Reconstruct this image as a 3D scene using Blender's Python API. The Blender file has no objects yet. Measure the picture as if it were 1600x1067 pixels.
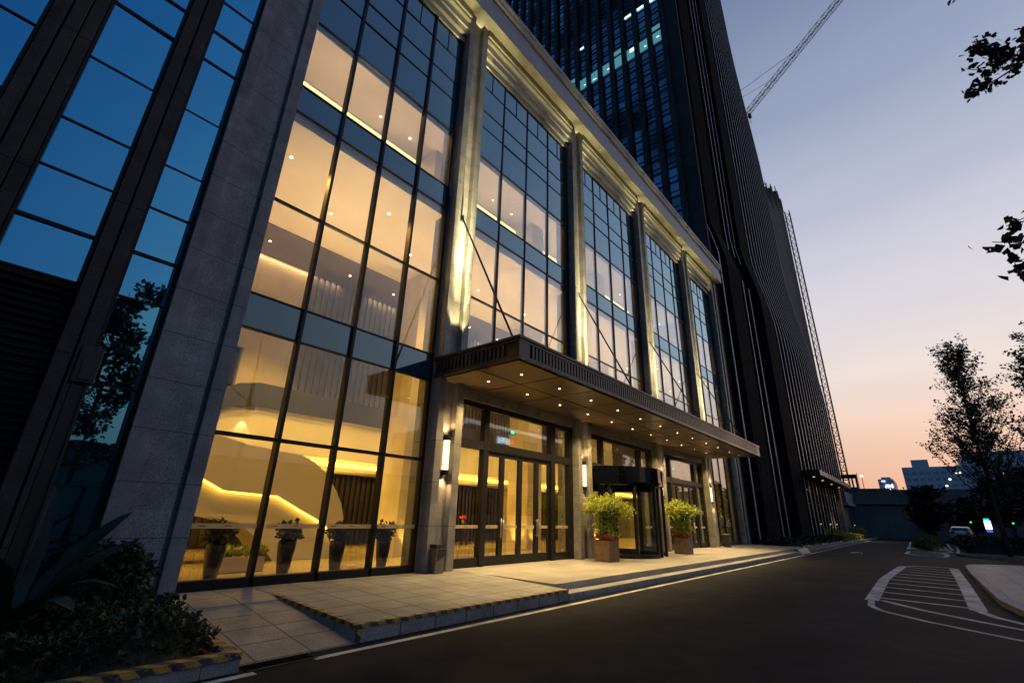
import bpy, math, random
from mathutils import Vector, Matrix
PI=math.pi; R=math.radians
sc=bpy.context.scene; col=sc.collection
rnd=random.Random(7)
# ------------------------------------------------------------------ helpers
class MB:
    def __init__(s): s.v=[]; s.f=[]; s.sm=False
    def quad(s,a,b,c,d):
        n=len(s.v); s.v+=[a,b,c,d]; s.f.append((n,n+1,n+2,n+3)); return s
    def poly(s,pts):
        n=len(s.v); s.v+=list(pts); s.f.append(tuple(range(n,n+len(pts)))); return s
    def box(s,x0,x1,y0,y1,z0,z1):
        n=len(s.v)
        s.v+=[(x0,y0,z0),(x1,y0,z0),(x1,y1,z0),(x0,y1,z0),(x0,y0,z1),(x1,y0,z1),(x1,y1,z1),(x0,y1,z1)]
        for f in((0,3,2,1),(4,5,6,7),(0,1,5,4),(1,2,6,5),(2,3,7,6),(3,0,4,7)): s.f.append(tuple(n+i for i in f))
        return s
    def tilt(s,k=.004):
        vs=s.v[-8:]; xc=sum(v[0] for v in vs)/8; zc=sum(v[2] for v in vs)/8; a=rnd.uniform(-k,k); b=rnd.uniform(-k,k)
        s.v[-8:]=[(v[0],v[1]+a*(v[0]-xc)+b*(v[2]-zc),v[2]) for v in vs]; return s
    def tube(s,pts,rad,seg=6):
        pts=[Vector(p) for p in pts]
        if not hasattr(rad,'__len__'): rad=[rad]*len(pts)
        rings=[]
        for i,p in enumerate(pts):
            d=(pts[min(i+1,len(pts)-1)]-pts[max(i-1,0)]).normalized()
            a=d.cross(Vector((0,0,1)))
            if a.length<1e-3: a=Vector((1,0,0))
            a.normalize(); b=d.cross(a)
            n=len(s.v)
            for k in range(seg):
                t=2*PI*k/seg; s.v.append(tuple(p+(a*math.cos(t)+b*math.sin(t))*rad[i]))
            rings.append(n)
        for i in range(len(rings)-1):
            for k in range(seg):
                k2=(k+1)%seg; s.f.append((rings[i]+k,rings[i]+k2,rings[i+1]+k2,rings[i+1]+k))
        s.f.append(tuple(rings[0]+k for k in range(seg))[::-1]); s.f.append(tuple(rings[-1]+k for k in range(seg)))
        return s
    def lathe(s,cx,cy,prof,seg=20,a0=0,a1=2*PI,sx=1,sy=1):
        full=abs(a1-a0-2*PI)<1e-4; m=seg if full else seg+1; n=len(s.v)
        for r,z in prof:
            for k in range(m):
                t=a0+(a1-a0)*k/seg; s.v.append((cx+r*sx*math.cos(t),cy+r*sy*math.sin(t),z))
        for i in range(len(prof)-1):
            for k in range(seg):
                k2=(k+1)%m; s.f.append((n+i*m+k,n+i*m+k2,n+(i+1)*m+k2,n+(i+1)*m+k))
        return s
    def prism(s,pts,z0,z1):       # xy outline, counter-clockwise
        n=len(s.v);m=len(pts)
        s.v+=[(p[0],p[1],z0) for p in pts]+[(p[0],p[1],z1) for p in pts]
        s.f.append(tuple(n+i for i in range(m))[::-1]); s.f.append(tuple(n+m+i for i in range(m)))
        for i in range(m):
            j=(i+1)%m; s.f.append((n+i,n+j,n+m+j,n+m+i))
        return s
    def slab(s,pts,y0,y1):        # xz outline extruded in y
        n=len(s.v);m=len(pts)
        s.v+=[(p[0],y0,p[1]) for p in pts]+[(p[0],y1,p[1]) for p in pts]
        s.f.append(tuple(n+i for i in range(m))); s.f.append(tuple(n+m+i for i in range(m))[::-1])
        for i in range(m):
            j=(i+1)%m; s.f.append((n+j,n+i,n+m+i,n+m+j))
        return s
    def xslab(s,pts,x0,x1):       # yz profile extruded along x
        n=len(s.v);m=len(pts)
        s.v+=[(x0,p[0],p[1]) for p in pts]+[(x1,p[0],p[1]) for p in pts]
        s.f.append(tuple(n+i for i in range(m))[::-1]); s.f.append(tuple(n+m+i for i in range(m)))
        for i in range(m):
            j=(i+1)%m; s.f.append((n+i,n+j,n+m+j,n+m+i))
        return s
    def leaf(s,p,size,rg,up=0.0,fan=False):
        d=Vector((rg.gauss(0,1),rg.gauss(0,1),rg.gauss(0,.7)+up)).normalized()
        w=d.cross(Vector((rg.gauss(0,1),rg.gauss(0,1),rg.gauss(0,1))))
        if w.length<1e-3: w=Vector((1,0,0))
        w.normalize(); p=Vector(p); L=size*rg.uniform(.7,1.3); W=L*.38
        nn=d.cross(w)*L*.12
        if fan:
            W=L*.62
            s.poly([tuple(p),tuple(p+d*L*.62-w*W),tuple(p+d*L*.95-w*W*.45+nn),tuple(p+d*L*.82),tuple(p+d*L*.95+w*W*.45+nn),tuple(p+d*L*.62+w*W)])
        else:
            s.quad(tuple(p),tuple(p+d*L*.5-w*W+nn),tuple(p+d*L),tuple(p+d*L*.5+w*W+nn))
        return s
    def build(s,name,mat,parent=None,smooth=False,bevel=0):
        me=bpy.data.meshes.new(name)
        o0=ROOT.get(parent.name,Vector()) if parent else Vector()
        me.from_pydata([tuple(Vector(v)-o0) for v in s.v],[],s.f); me.update()
        me.materials.append(mat)
        if smooth:
            for p in me.polygons: p.use_smooth=True
        o=bpy.data.objects.new(name,me); col.objects.link(o)
        if parent: o.parent=parent; ROOT[o.name]=o0
        if bevel:
            b=o.modifiers.new('bevel','BEVEL'); b.width=bevel; b.segments=2; b.limit_method='ANGLE'
        return o
ROOT={}
def tag(o,label=None,cat=None,group=None,kind=None):
    if label: o['label']=label
    if cat: o['category']=cat
    if group: o['group']=group
    if kind: o['kind']=kind
    return o
def empty(name,loc,label,cat,group=None):
    o=bpy.data.objects.new(name,None); o.empty_display_size=.2; col.objects.link(o); o.location=loc
    ROOT[o.name]=Vector(loc); return tag(o,label,cat,group)
def copy_tree(o,parent=None,loc=None):
    c=o.copy(); col.objects.link(c)
    if parent: c.parent=parent
    if loc is not None: c.location=loc
    for ch in list(o.children): copy_tree(ch,c)
    return c
def struct(o): return tag(o,kind='structure')

# ------------------------------------------------------------------ materials
def nodes(name):
    m=bpy.data.materials.new(name); m.use_nodes=True; nt=m.node_tree; nt.nodes.clear()
    out=nt.nodes.new('ShaderNodeOutputMaterial'); return m,nt,out
def N(nt,t,**k):
    n=nt.nodes.new(t)
    for a,b in k.items():
        if a in n.inputs.keys(): n.inputs[a].default_value=b
        else: setattr(n,a,b)
    return n
def L(nt,a,b): nt.links.new(a,b)
def pos(nt): return N(nt,'ShaderNodeNewGeometry').outputs['Position']
def noisecol(nt,c1,c2,scale,detail=6,vec=None,lo=.35,hi=.65):
    n=N(nt,'ShaderNodeTexNoise'); n.inputs['Scale'].default_value=scale; n.inputs['Detail'].default_value=detail
    L(nt,vec or pos(nt),n.inputs['Vector'])
    r=N(nt,'ShaderNodeValToRGB'); r.color_ramp.elements[0].position=lo; r.color_ramp.elements[1].position=hi
    r.color_ramp.elements[0].color=(*c1,1); r.color_ramp.elements[1].color=(*c2,1)
    L(nt,n.outputs['Fac'],r.inputs['Fac']); return r.outputs['Color'],n.outputs['Fac']
def schlick(nt,ior,pw=2.1):
    lw=N(nt,'ShaderNodeLayerWeight'); lw.inputs['Blend'].default_value=.5; f0=((ior-1)/(ior+1))**2
    return math_(nt,'MULTIPLY_ADD',math_(nt,'POWER',lw.outputs['Facing'],pw),1-f0,f0)
def math_(nt,op,a,b=None,c=None):
    n=N(nt,'ShaderNodeMath',operation=op)
    for i,x in enumerate((a,b,c)):
        if x is None: continue
        if isinstance(x,(int,float)): n.inputs[i].default_value=x
        else: L(nt,x,n.inputs[i])
    return n.outputs[0]
def mixc(nt,f,a,b,mode='MIX'):
    n=N(nt,'ShaderNodeMix',data_type='RGBA',blend_type=mode)
    if isinstance(f,(int,float)): n.inputs[0].default_value=f
    else: L(nt,f,n.inputs[0])
    for i,x in((6,a),(7,b)):
        if isinstance(x,tuple): n.inputs[i].default_value=(*x,1) if len(x)==3 else x
        else: L(nt,x,n.inputs[i])
    return n.outputs[2]
def mat(name,c1,c2=None,scale=8,rough=.6,metal=0,bump=0,bscale=None,spec=.5,joint=None,vj=None,jdark=.25,ior=None,coat=0,fine=None,rvar=0,pvar=.22,stain=0):
    """joint: list of (axis,period,offset,halfwidth) dark joint lines that are part of the surface"""
    m,nt,out=nodes(name); p=N(nt,'ShaderNodeBsdfPrincipled'); L(nt,p.outputs[0],out.inputs[0])
    c2=c2 or tuple(min(1,x*1.25) for x in c1)
    cc,fac=noisecol(nt,c1,c2,scale)
    if fine:
        c3,_=noisecol(nt,(1-fine,)*3,(1+fine,)*3,85,4,lo=.38,hi=.62); cc=mixc(nt,1.0,cc,c3,'MULTIPLY')
    if stain:
        n4=N(nt,'ShaderNodeTexNoise'); n4.inputs['Scale'].default_value=1.0; n4.inputs['Detail'].default_value=5
        mp=N(nt,'ShaderNodeMapping'); mp.inputs['Scale'].default_value=(3,3,.35); L(nt,pos(nt),mp.inputs[0]); L(nt,mp.outputs[0],n4.inputs['Vector'])
        r4=N(nt,'ShaderNodeValToRGB'); r4.color_ramp.elements[0].position=.35; r4.color_ramp.elements[1].position=.6
        r4.color_ramp.elements[0].color=(1-stain,)*3+(1,); r4.color_ramp.elements[1].color=(1,1,1,1); L(nt,n4.outputs['Fac'],r4.inputs[0])
        cc=mixc(nt,1.0,cc,r4.outputs[0],'MULTIPLY')
    if joint:
        sep=N(nt,'ShaderNodeSeparateXYZ'); L(nt,pos(nt),sep.inputs[0]); mask=None
        for ax,per,off,hw in joint:
            v=math_(nt,'ADD',sep.outputs[ax],off+1000*per); v=math_(nt,'MODULO',v,per)
            v=math_(nt,'SUBTRACT',v,per/2); v=math_(nt,'ABSOLUTE',v); v=math_(nt,'LESS_THAN',v,hw)
            mask=v if mask is None else math_(nt,'MAXIMUM',mask,v)
        cb_=N(nt,'ShaderNodeCombineXYZ')
        for ax,per,off,hw in joint:
            v=math_(nt,'FLOOR',math_(nt,'DIVIDE',math_(nt,'ADD',sep.outputs[ax],off+1000*per),per)); L(nt,v,cb_.inputs[ax])
        if len(joint)==1 and joint[0][0]=='Z':
            L(nt,math_(nt,'FLOOR',math_(nt,'MULTIPLY',sep.outputs['X'],2.2)),cb_.inputs['X'])
        wn=N(nt,'ShaderNodeTexWhiteNoise'); L(nt,cb_.outputs[0],wn.inputs['Vector'])
        var=math_(nt,'MULTIPLY_ADD',wn.outputs['Value'],pvar,1-pvar/2); vc=N(nt,'ShaderNodeCombineColor')
        for q in range(3): L(nt,var,vc.inputs[q])
        cc=mixc(nt,1.0,cc,vc.outputs[0],'MULTIPLY')
        cc=mixc(nt,mask,cc,tuple(x*jdark for x in c1))
    L(nt,cc,p.inputs['Base Color'])
    p.inputs['Roughness'].default_value=rough; p.inputs['Metallic'].default_value=metal
    p.inputs['Specular IOR Level'].default_value=spec
    if ior: p.inputs['IOR'].default_value=ior
    if coat: p.inputs['Coat Weight'].default_value=coat; p.inputs['Coat Roughness'].default_value=.05
    if rvar:
        _,rf=noisecol(nt,(0,0,0),(1,1,1),scale*.5)
        L(nt,math_(nt,'MULTIPLY_ADD',rf,rvar,rough-rvar/2),p.inputs['Roughness'])
    if bump:
        n=N(nt,'ShaderNodeTexNoise'); n.inputs['Scale'].default_value=bscale or scale*4; n.inputs['Detail'].default_value=8
        L(nt,pos(nt),n.inputs['Vector'])
        b=N(nt,'ShaderNodeBump'); b.inputs['Strength'].default_value=bump; b.inputs['Distance'].default_value=.02
        L(nt,n.outputs['Fac'],b.inputs['Height']); L(nt,b.outputs[0],p.inputs['Normal'])
    return m
def emit(name,c,s):
    m,nt,out=nodes(name); e=N(nt,'ShaderNodeEmission'); e.inputs[0].default_value=(*c,1); e.inputs[1].default_value=s
    L(nt,e.outputs[0],out.inputs[0]); return m
def glass(name,ior=1.6,tint=(.9,.93,.93),refl=(.8,.9,1),extra=0.0,wav=0.0):
    m,nt,out=nodes(name)
    t=N(nt,'ShaderNodeBsdfTransparent'); t.inputs[0].default_value=(*tint,1)
    g=N(nt,'ShaderNodeBsdfGlossy'); g.inputs['Color'].default_value=(*refl,1); g.inputs['Roughness'].default_value=0.0
    fo=schlick(nt,ior)
    if wav:
        n=N(nt,'ShaderNodeTexNoise'); n.inputs['Scale'].default_value=.9; L(nt,pos(nt),n.inputs['Vector'])
        b=N(nt,'ShaderNodeBump'); b.inputs['Strength'].default_value=wav; b.inputs['Distance'].default_value=.05
        L(nt,n.outputs['Fac'],b.inputs['Height']); L(nt,b.outputs[0],g.inputs['Normal'])
    fac=math_(nt,'ADD',fo,extra)
    mx=N(nt,'ShaderNodeMixShader'); L(nt,fac,mx.inputs[0]); L(nt,t.outputs[0],mx.inputs[1]); L(nt,g.outputs[0],mx.inputs[2])
    L(nt,mx.outputs[0],out.inputs[0]); return m
def mirror_glass(name,base,refl,ior=1.6,extra=.2,wav=0.02):
    m,nt,out=nodes(name)
    t=N(nt,'ShaderNodeBsdfDiffuse'); cc,_=noisecol(nt,base,tuple(x*1.3 for x in base),3); L(nt,cc,t.inputs[0])
    g=N(nt,'ShaderNodeBsdfGlossy'); g.inputs['Color'].default_value=(*refl,1); g.inputs['Roughness'].default_value=.01
    fo=schlick(nt,ior)
    if wav:
        n=N(nt,'ShaderNodeTexNoise'); n.inputs['Scale'].default_value=1.1; L(nt,pos(nt),n.inputs['Vector'])
        b=N(nt,'ShaderNodeBump'); b.inputs['Strength'].default_value=wav; b.inputs['Distance'].default_value=.05
        L(nt,n.outputs['Fac'],b.inputs['Height']); L(nt,b.outputs[0],g.inputs['Normal'])
    fac=math_(nt,'ADD',fo,extra)
    mx=N(nt,'ShaderNodeMixShader'); L(nt,fac,mx.inputs[0]); L(nt,t.outputs[0],mx.inputs[1]); L(nt,g.outputs[0],mx.inputs[2])
    L(nt,mx.outputs[0],out.inputs[0]); return m
def leafmat(name,c1,c2,scale=2.5):
    m,nt,out=nodes(name); p=N(nt,'ShaderNodeBsdfPrincipled')
    cc,_=noisecol(nt,c1,c2,scale,3); c3,_=noisecol(nt,(.6,.6,.6),(1.3,1.3,1.2),23,2); cc=mixc(nt,1.0,cc,c3,'MULTIPLY')
    L(nt,cc,p.inputs['Base Color']); p.inputs['Roughness'].default_value=.5
    tr=N(nt,'ShaderNodeBsdfTranslucent'); L(nt,cc,tr.inputs[0])
    mx=N(nt,'ShaderNodeMixShader'); mx.inputs[0].default_value=.3; L(nt,p.outputs[0],mx.inputs[1]); L(nt,tr.outputs[0],mx.inputs[2])
    L(nt,mx.outputs[0],out.inputs[0]); return m
M={}
M['granite']=mat('granite',(.17,.165,.155),(.25,.24,.23),3,.55,stain=.2,bump=.15,bscale=60,fine=.35,joint=[('Z',.98,.22,.006)],rvar=.1)
M['granite_wing']=mat('granite_wing',(.175,.178,.185),(.24,.243,.25),3,.6,stain=.22,spec=.3,bump=.2,bscale=50,fine=.38,joint=[('Z',.78,.1,.006)])
M['darkstone']=mat('darkstone',(.035,.033,.032),(.05,.047,.045),2.5,.8,bump=.1,bscale=40,fine=.3,spec=.2,joint=[('Z',2.55,.3,.008)])
M['cornice']=mat('cornice',(.27,.26,.24),(.34,.33,.3),2,.45,bump=.08,bscale=50)
M['frame']=mat('frame',(.006,.006,.007),(.01,.01,.011),5,.45,spec=.25)
M['bronze']=mat('bronze',(.016,.014,.013),(.026,.023,.021),1.5,.45,metal=.2,rvar=.15)
M['soffit']=mat('soffit',(.17,.12,.075),(.21,.15,.095),1.5,.34,metal=.35,rvar=.12)
M['black']=mat('black',(.008,.008,.008),(.013,.013,.012),5,.5)
M['matte']=mat('matte_dark_cladding',(.010,.010,.010),(.018,.017,.016),1.2,1.0,spec=.02,joint=[('Z',3.1,.3,.03)],jdark=.5)
M['louver']=mat('louver',(.012,.012,.012),(.02,.019,.018),3,.5)
M['clear']=glass('clear_glass',1.42,(.96,.97,.96),(.82,.93,1),0.005,.012)
M['mirror']=mirror_glass('blue_glass',(.003,.01,.018),(.17,.66,.92),1.6,.58,.04)
M['spandrel']=mirror_glass('spandrel_glass',(.02,.045,.06),(.60,.86,.98),1.6,.06)
def vary_cells(m,sy,sz):
    nt=m.node_tree; g=[n for n in nt.nodes if n.type=='BSDF_GLOSSY'][0]; c0=tuple(g.inputs['Color'].default_value[:3])
    sp=N(nt,'ShaderNodeSeparateXYZ'); L(nt,pos(nt),sp.inputs[0]); cb=N(nt,'ShaderNodeCombineXYZ')
    L(nt,math_(nt,'FLOOR',math_(nt,'DIVIDE',math_(nt,'SUBTRACT',sp.outputs['Y'],10.2),sy)),cb.inputs['Y']); L(nt,math_(nt,'FLOOR',math_(nt,'DIVIDE',math_(nt,'SUBTRACT',sp.outputs['Z'],20),sz)),cb.inputs['Z'])
    w_=N(nt,'ShaderNodeTexWhiteNoise'); L(nt,cb.outputs[0],w_.inputs['Vector'])
    big,_=noisecol(nt,(.15,.15,.15),(1,1,1),.16,4,lo=.38,hi=.5)  # broad dark patches paint reflections of other buildings into the gloss colour
    f_=math_(nt,'MULTIPLY_ADD',w_.outputs['Value'],.6,.4); vc=N(nt,'ShaderNodeCombineColor')
    for q in range(3): L(nt,f_,vc.inputs[q])
    L(nt,mixc(nt,1.0,mixc(nt,1.0,c0,vc.outputs[0],'MULTIPLY'),big,'MULTIPLY'),g.inputs['Color']); return m
M['towerglass']=mirror_glass('tower_glass',(.006,.012,.018),(.40,.65,.85),1.6,.26,.12)
M['terrace']=mat('terrace_stone',(.24,.23,.215),(.33,.32,.30),1.2,.38,bump=.06,bscale=40,fine=.25,joint=[('X',1.25,.2,.007),('Y',.62,.1,.007)],jdark=.35,rvar=.25)
M['pave']=mat('pavement_stone',(.15,.15,.15),(.24,.235,.23),1.7,.6,bump=.15,bscale=50,fine=.4,joint=[('X',.62,.1,.012),('Y',.52,.2,.012)],jdark=.3)
M['kerb']=mat('kerb_stone',(.17,.17,.17),(.26,.26,.26),4,.65,bump=.3,bscale=40,fine=.3,joint=[('X',1.0,.4,.006)],jdark=.4)
M['asphalt']=mat('asphalt',(.007,.0078,.010),(.021,.022,.026),.9,.8,bump=.9,bscale=120,fine=.75,rvar=.25,spec=.15,stain=.4)
def worn(name,lo,hi,thr):
    m,nt,out=nodes(name); p=N(nt,'ShaderNodeBsdfPrincipled'); L(nt,p.outputs[0],out.inputs[0])
    a_,_=noisecol(nt,lo,hi,5); b_,_=noisecol(nt,(0,0,0),(1,1,1),38,8,lo=thr,hi=thr+.07); d_,_=noisecol(nt,(.55,.55,.55),(1,1,1),1.7,5,lo=.4,hi=.6)
    L(nt,mixc(nt,b_,mixc(nt,1.0,a_,d_,'MULTIPLY'),(.03,.03,.03)),p.inputs['Base Color']); p.inputs['Roughness'].default_value=.7; return m
M['white']=worn('road_paint',(.40,.40,.39),(.6,.6,.58),.60)
M['plaster']=mat('plaster',(.62,.58,.5),(.68,.64,.56),.8,.6)
M['marble']=mat('marble_wall',(.50,.42,.30),(.60,.52,.38),1.3,.35,joint=[('X',1.5,.2,.006)],jdark=.7)
M['travertine']=mat('column_stone',(.55,.48,.36),(.66,.58,.45),1.6,.4,joint=[('Z',2.4,.2,.006),('Y',.7,.1,.004)],jdark=.75)
M['floor']=mat('lobby_floor',(.26,.20,.12),(.46,.38,.25),1.1,.14,joint=[('X',1.2,.2,.006),('Y',1.2,.4,.006)],jdark=.7,rvar=.1)
M['flute']=mat('fluted_panel',(.10,.09,.088),(.13,.12,.115),2,.5)
M['darkflute']=mat('dark_timber_panel',(.010,.006,.004),(.018,.011,.007),2,.4)
M['brownsoffit']=mat('brown_soffit',(.10,.08,.068),(.12,.10,.085),1,.6)
M['parapet']=mat('parapet',(.028,.03,.036),(.04,.042,.05),1.5,.4)
M['stairwhite']=mat('stair_plaster',(.55,.50,.40),(.6,.55,.45),.8,.5)
M['led']=emit('led_strip',(1,.55,.06),6)
M['cove']=emit('cove_strip',(1,.74,.22),3.0)
M['lampglow']=emit('lamp_glow',(1,.72,.36),3.5)
M['downglow']=emit('downlight_glow',(1,.78,.45),30)
M['leaf']=leafmat('ficus_leaf',(.17,.22,.02),(.36,.42,.045),5)
M['shrub']=leafmat('shrub_leaf',(.014,.022,.009),(.035,.045,.016),3)
M['treeleaf']=leafmat('tree_leaf',(.02,.035,.015),(.05,.07,.03),1.5)
M['darkleaf']=leafmat('dark_leaf',(.008,.012,.006),(.016,.022,.01),1.5)
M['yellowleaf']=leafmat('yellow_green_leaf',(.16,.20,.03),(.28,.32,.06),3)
M['mound']=leafmat('mound_leaf',(.07,.085,.025),(.12,.14,.04),3)
M['bark']=mat('bark',(.04,.032,.025),(.08,.065,.05),14,.9,bump=.8,bscale=40)
M['banana']=leafmat('banana_leaf',(.010,.02,.012),(.02,.035,.02),2)
M['red']=leafmat('red_flower',(.35,.015,.03),(.6,.05,.08),9)
M['rust']=mat('rusty_pot',(.09,.055,.032),(.16,.10,.06),6,.55,bump=.3,bscale=30,metal=.2)
M['steel']=mat('steel',(.4,.4,.4),(.5,.5,.5),5,.3,metal=.9)
M['dimglow']=emit('dim_glow',(1,.8,.6),1.2)
M['darksteel']=mat('dark_steel',(.16,.155,.15),(.22,.21,.2),5,.3,metal=.8)
M['ceramic']=mat('dark_ceramic',(.012,.01,.01),(.02,.017,.015),4,.2)
M['concrete']=mat('concrete',(.15,.13,.11),(.22,.19,.165),.5,.8,bump=.3,bscale=10,fine=.2,joint=[('Y',3.2,.3,.02)],jdark=.6)
M['soil']=mat('soil',(.02,.016,.012),(.035,.028,.02),5,.95,bump=.6)
M['ground']=mat('ground_far',(.015,.015,.015),(.025,.025,.024),.3,.9,spec=.2)
vary_cells(M['towerglass'],1.45,1.55)
M['drum']=mirror_glass('black_glass',(.002,.002,.002),(.6,.6,.6),1.5,.02)
def stripes(name,axis):
    m,nt,out=nodes(name); p=N(nt,'ShaderNodeBsdfPrincipled'); L(nt,p.outputs[0],out.inputs[0])
    sep=N(nt,'ShaderNodeSeparateXYZ'); L(nt,pos(nt),sep.inputs[0])
    v=math_(nt,'ADD',sep.outputs[axis],sep.outputs['Z']) 
    v=math_(nt,'ADD',v,math_(nt,'MULTIPLY',sep.outputs['Y' if axis=='X' else 'X'],.8))
    v=math_(nt,'MODULO',math_(nt,'ADD',v,100),.24); v=math_(nt,'LESS_THAN',v,.12)
    n1,_=noisecol(nt,(.26,.15,.02),(.42,.25,.03),18,lo=.3,hi=.6); n2,_=noisecol(nt,(.015,.015,.015),(.05,.05,.045),18)
    wr,_=noisecol(nt,(0,0,0),(1,1,1),26,8,lo=.56,hi=.62); L(nt,mixc(nt,wr,mixc(nt,v,n2,n1),(.14,.135,.13)),p.inputs['Base Color']); p.inputs['Roughness'].default_value=.6; return m
M['hazx']=stripes('hazard_paint','X'); M['hazy']=stripes('hazard_paint_side','Y')

# ------------------------------------------------------------------ camera
F=722.65; hd,pt,rl=.7128,.3581,.0311
f=Vector((math.cos(pt)*math.cos(hd),math.cos(pt)*math.sin(hd),math.sin(pt)))
rt=f.cross(Vector((0,0,1))).normalized(); up=rt.cross(f)
rt2=rt*math.cos(rl)+up*math.sin(rl); up2=-rt*math.sin(rl)+up*math.cos(rl)
cam=bpy.data.cameras.new('camera'); co=bpy.data.objects.new('camera',cam); col.objects.link(co)
mx=Matrix((( rt2.x,up2.x,-f.x,0),(rt2.y,up2.y,-f.y,0),(rt2.z,up2.z,-f.z,1.55),(0,0,0,1)))
co.matrix_world=mx; cam.sensor_width=36; cam.lens=F*36/1600; cam.clip_start=.05; cam.clip_end=3000
sc.camera=co

# ------------------------------------------------------------------ world and sun
w=bpy.data.worlds.new('World'); sc.world=w; w.use_nodes=True; nt=w.node_tree; nt.nodes.clear()
out=N(nt,'ShaderNodeOutputWorld'); bg=N(nt,'ShaderNodeBackground'); L(nt,bg.outputs[0],out.inputs[0])
tc=N(nt,'ShaderNodeTexCoord'); nv=N(nt,'ShaderNodeVectorMath',operation='NORMALIZE'); L(nt,tc.outputs['Generated'],nv.inputs[0])
sep=N(nt,'ShaderNodeSeparateXYZ'); L(nt,nv.outputs[0],sep.inputs[0])
def ramp(stops):
    r=N(nt,'ShaderNodeValToRGB'); cr=r.color_ramp; cr.interpolation='B_SPLINE' if 0 else 'LINEAR'
    while len(cr.elements)<len(stops): cr.elements.new(.5)
    for e,(p_,c_) in zip(cr.elements,stops): e.position=p_; e.color=(*c_,1)
    L(nt,sep.outputs['Z'],r.inputs[0]); return r.outputs[0]
west=ramp([(0,(.44,.26,.21)),(.07,(.60,.39,.33)),(.15,(.77,.57,.48)),(.24,(.82,.72,.68)),(.35,(.71,.68,.73)),(.5,(.52,.54,.67)),(.66,(.31,.37,.52)),(.82,(.17,.22,.36)),(1,(.08,.13,.25))])
east=ramp([(0,(.03,.04,.06)),(.15,(.03,.07,.13)),(.35,(.04,.14,.34)),(.7,(.04,.125,.32)),(1,(.05,.13,.28))])
S=Vector((1,.08,0)).normalized()
dot=N(nt,'ShaderNodeVectorMath',operation='DOT_PRODUCT'); L(nt,nv.outputs[0],dot.inputs[0]); dot.inputs[1].default_value=S
mr=N(nt,'ShaderNodeMapRange',interpolation_type='SMOOTHSTEP'); L(nt,dot.outputs['Value'],mr.inputs[0])
mr.inputs[1].default_value=-.35; mr.inputs[2].default_value=.75
c=mixc(nt,mr.outputs[0],east,west)
nz=N(nt,'ShaderNodeTexNoise'); mpp=N(nt,'ShaderNodeMapping'); mpp.inputs['Scale'].default_value=(1.2,1.2,9); L(nt,nv.outputs[0],mpp.inputs[0]); L(nt,mpp.outputs[0],nz.inputs['Vector']); nz.inputs['Scale'].default_value=1.6; nz.inputs['Detail'].default_value=5
rz=N(nt,'ShaderNodeValToRGB'); rz.color_ramp.elements[0].position=.3; rz.color_ramp.elements[1].position=.7; rz.color_ramp.elements[0].color=(.94,.945,.96,1); rz.color_ramp.elements[1].color=(1.04,1.03,1.02,1); L(nt,nz.outputs['Fac'],rz.inputs[0]); c=mixc(nt,1.0,c,rz.outputs[0],'MULTIPLY')
sky=N(nt,'ShaderNodeTexSky',sky_type='NISHITA'); sky.sun_disc=False; sky.sun_elevation=R(1.0); sky.sun_rotation=R(93)
c2=mixc(nt,1.0,c,mixc(nt,1.0,sky.outputs[0],(.02,.02,.02),'MULTIPLY'),'ADD')
L(nt,c2,bg.inputs[0]); bg.inputs[1].default_value=1.0
sun=bpy.data.lights.new('sun','SUN'); sun.energy=.25; sun.angle=R(12); sun.color=(1,.7,.5)
so=bpy.data.objects.new('sun',sun); col.objects.link(so); so.rotation_euler=Vector((-.99,.12,-.12)).to_track_quat('-Z','Y').to_euler()
def lamp(kind,name,loc,power,color,tgt=(0,0,-1),radius=.05,size=None,angle=None,blend=.6):
    l=bpy.data.lights.new(name,kind); l.energy=power; l.color=color
    if kind=='SPOT': l.spot_size=R(angle or 120); l.spot_blend=blend; l.shadow_soft_size=radius
    if kind=='POINT': l.shadow_soft_size=radius
    if kind=='AREA': l.shape='RECTANGLE'; l.size,l.size_y=size
    o=bpy.data.objects.new(name,l); col.objects.link(o); o.location=loc
    o.rotation_euler=Vector(tgt).to_track_quat('-Z','Y').to_euler(); return o
WARM=(1,.64,.27); PEACH=(1,.62,.28); YEL=(1,.56,.08)

# ------------------------------------------------------------------ dimensions
PX=[7.51,13.98,20.46,26.93,32.58]; PW=.86; YP=8.86; YG=9.21; T=.27
BAYS=[(2.72,7.45)]+[(PX[i]+PW+.02,PX[i+1]-.02) for i in range(4)]
# ------------------------------------------------------------------ ground
g=MB().quad((-700,-700,-.02),(1500,-700,-.02),(1500,700,-.02),(-700,700,-.02)); struct(g.build('ground',M['ground']))
g=MB().quad((-40,-6,0),(88,-6,0),(88,5.9,0),(-40,5.9,0)); struct(g.build('road',M['asphalt']))
# kerb side line and other paint
def line(mb,p,q,wd,z=.004):
    p=Vector(p);q=Vector(q);d=(q-p).normalized();n=Vector((-d.y,d.x))*wd/2
    mb.quad((p.x-n.x,p.y-n.y,z),(q.x-n.x,q.y-n.y,z),(q.x+n.x,q.y+n.y,z),(p.x+n.x,p.y+n.y,z))
mb=MB(); line(mb,(3.2,5.5),(30.6,5.5),.1); line(mb,(31.1,5.52),(72,5.75),.1); line(mb,(-6,5.35),(2.55,5.45),.1)
struct(mb.build('edge_line',M['white']))
mb=MB()
def path(mb,pts,wd):
    for a,b in zip(pts,pts[1:]): line(mb,a,b,wd)
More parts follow.
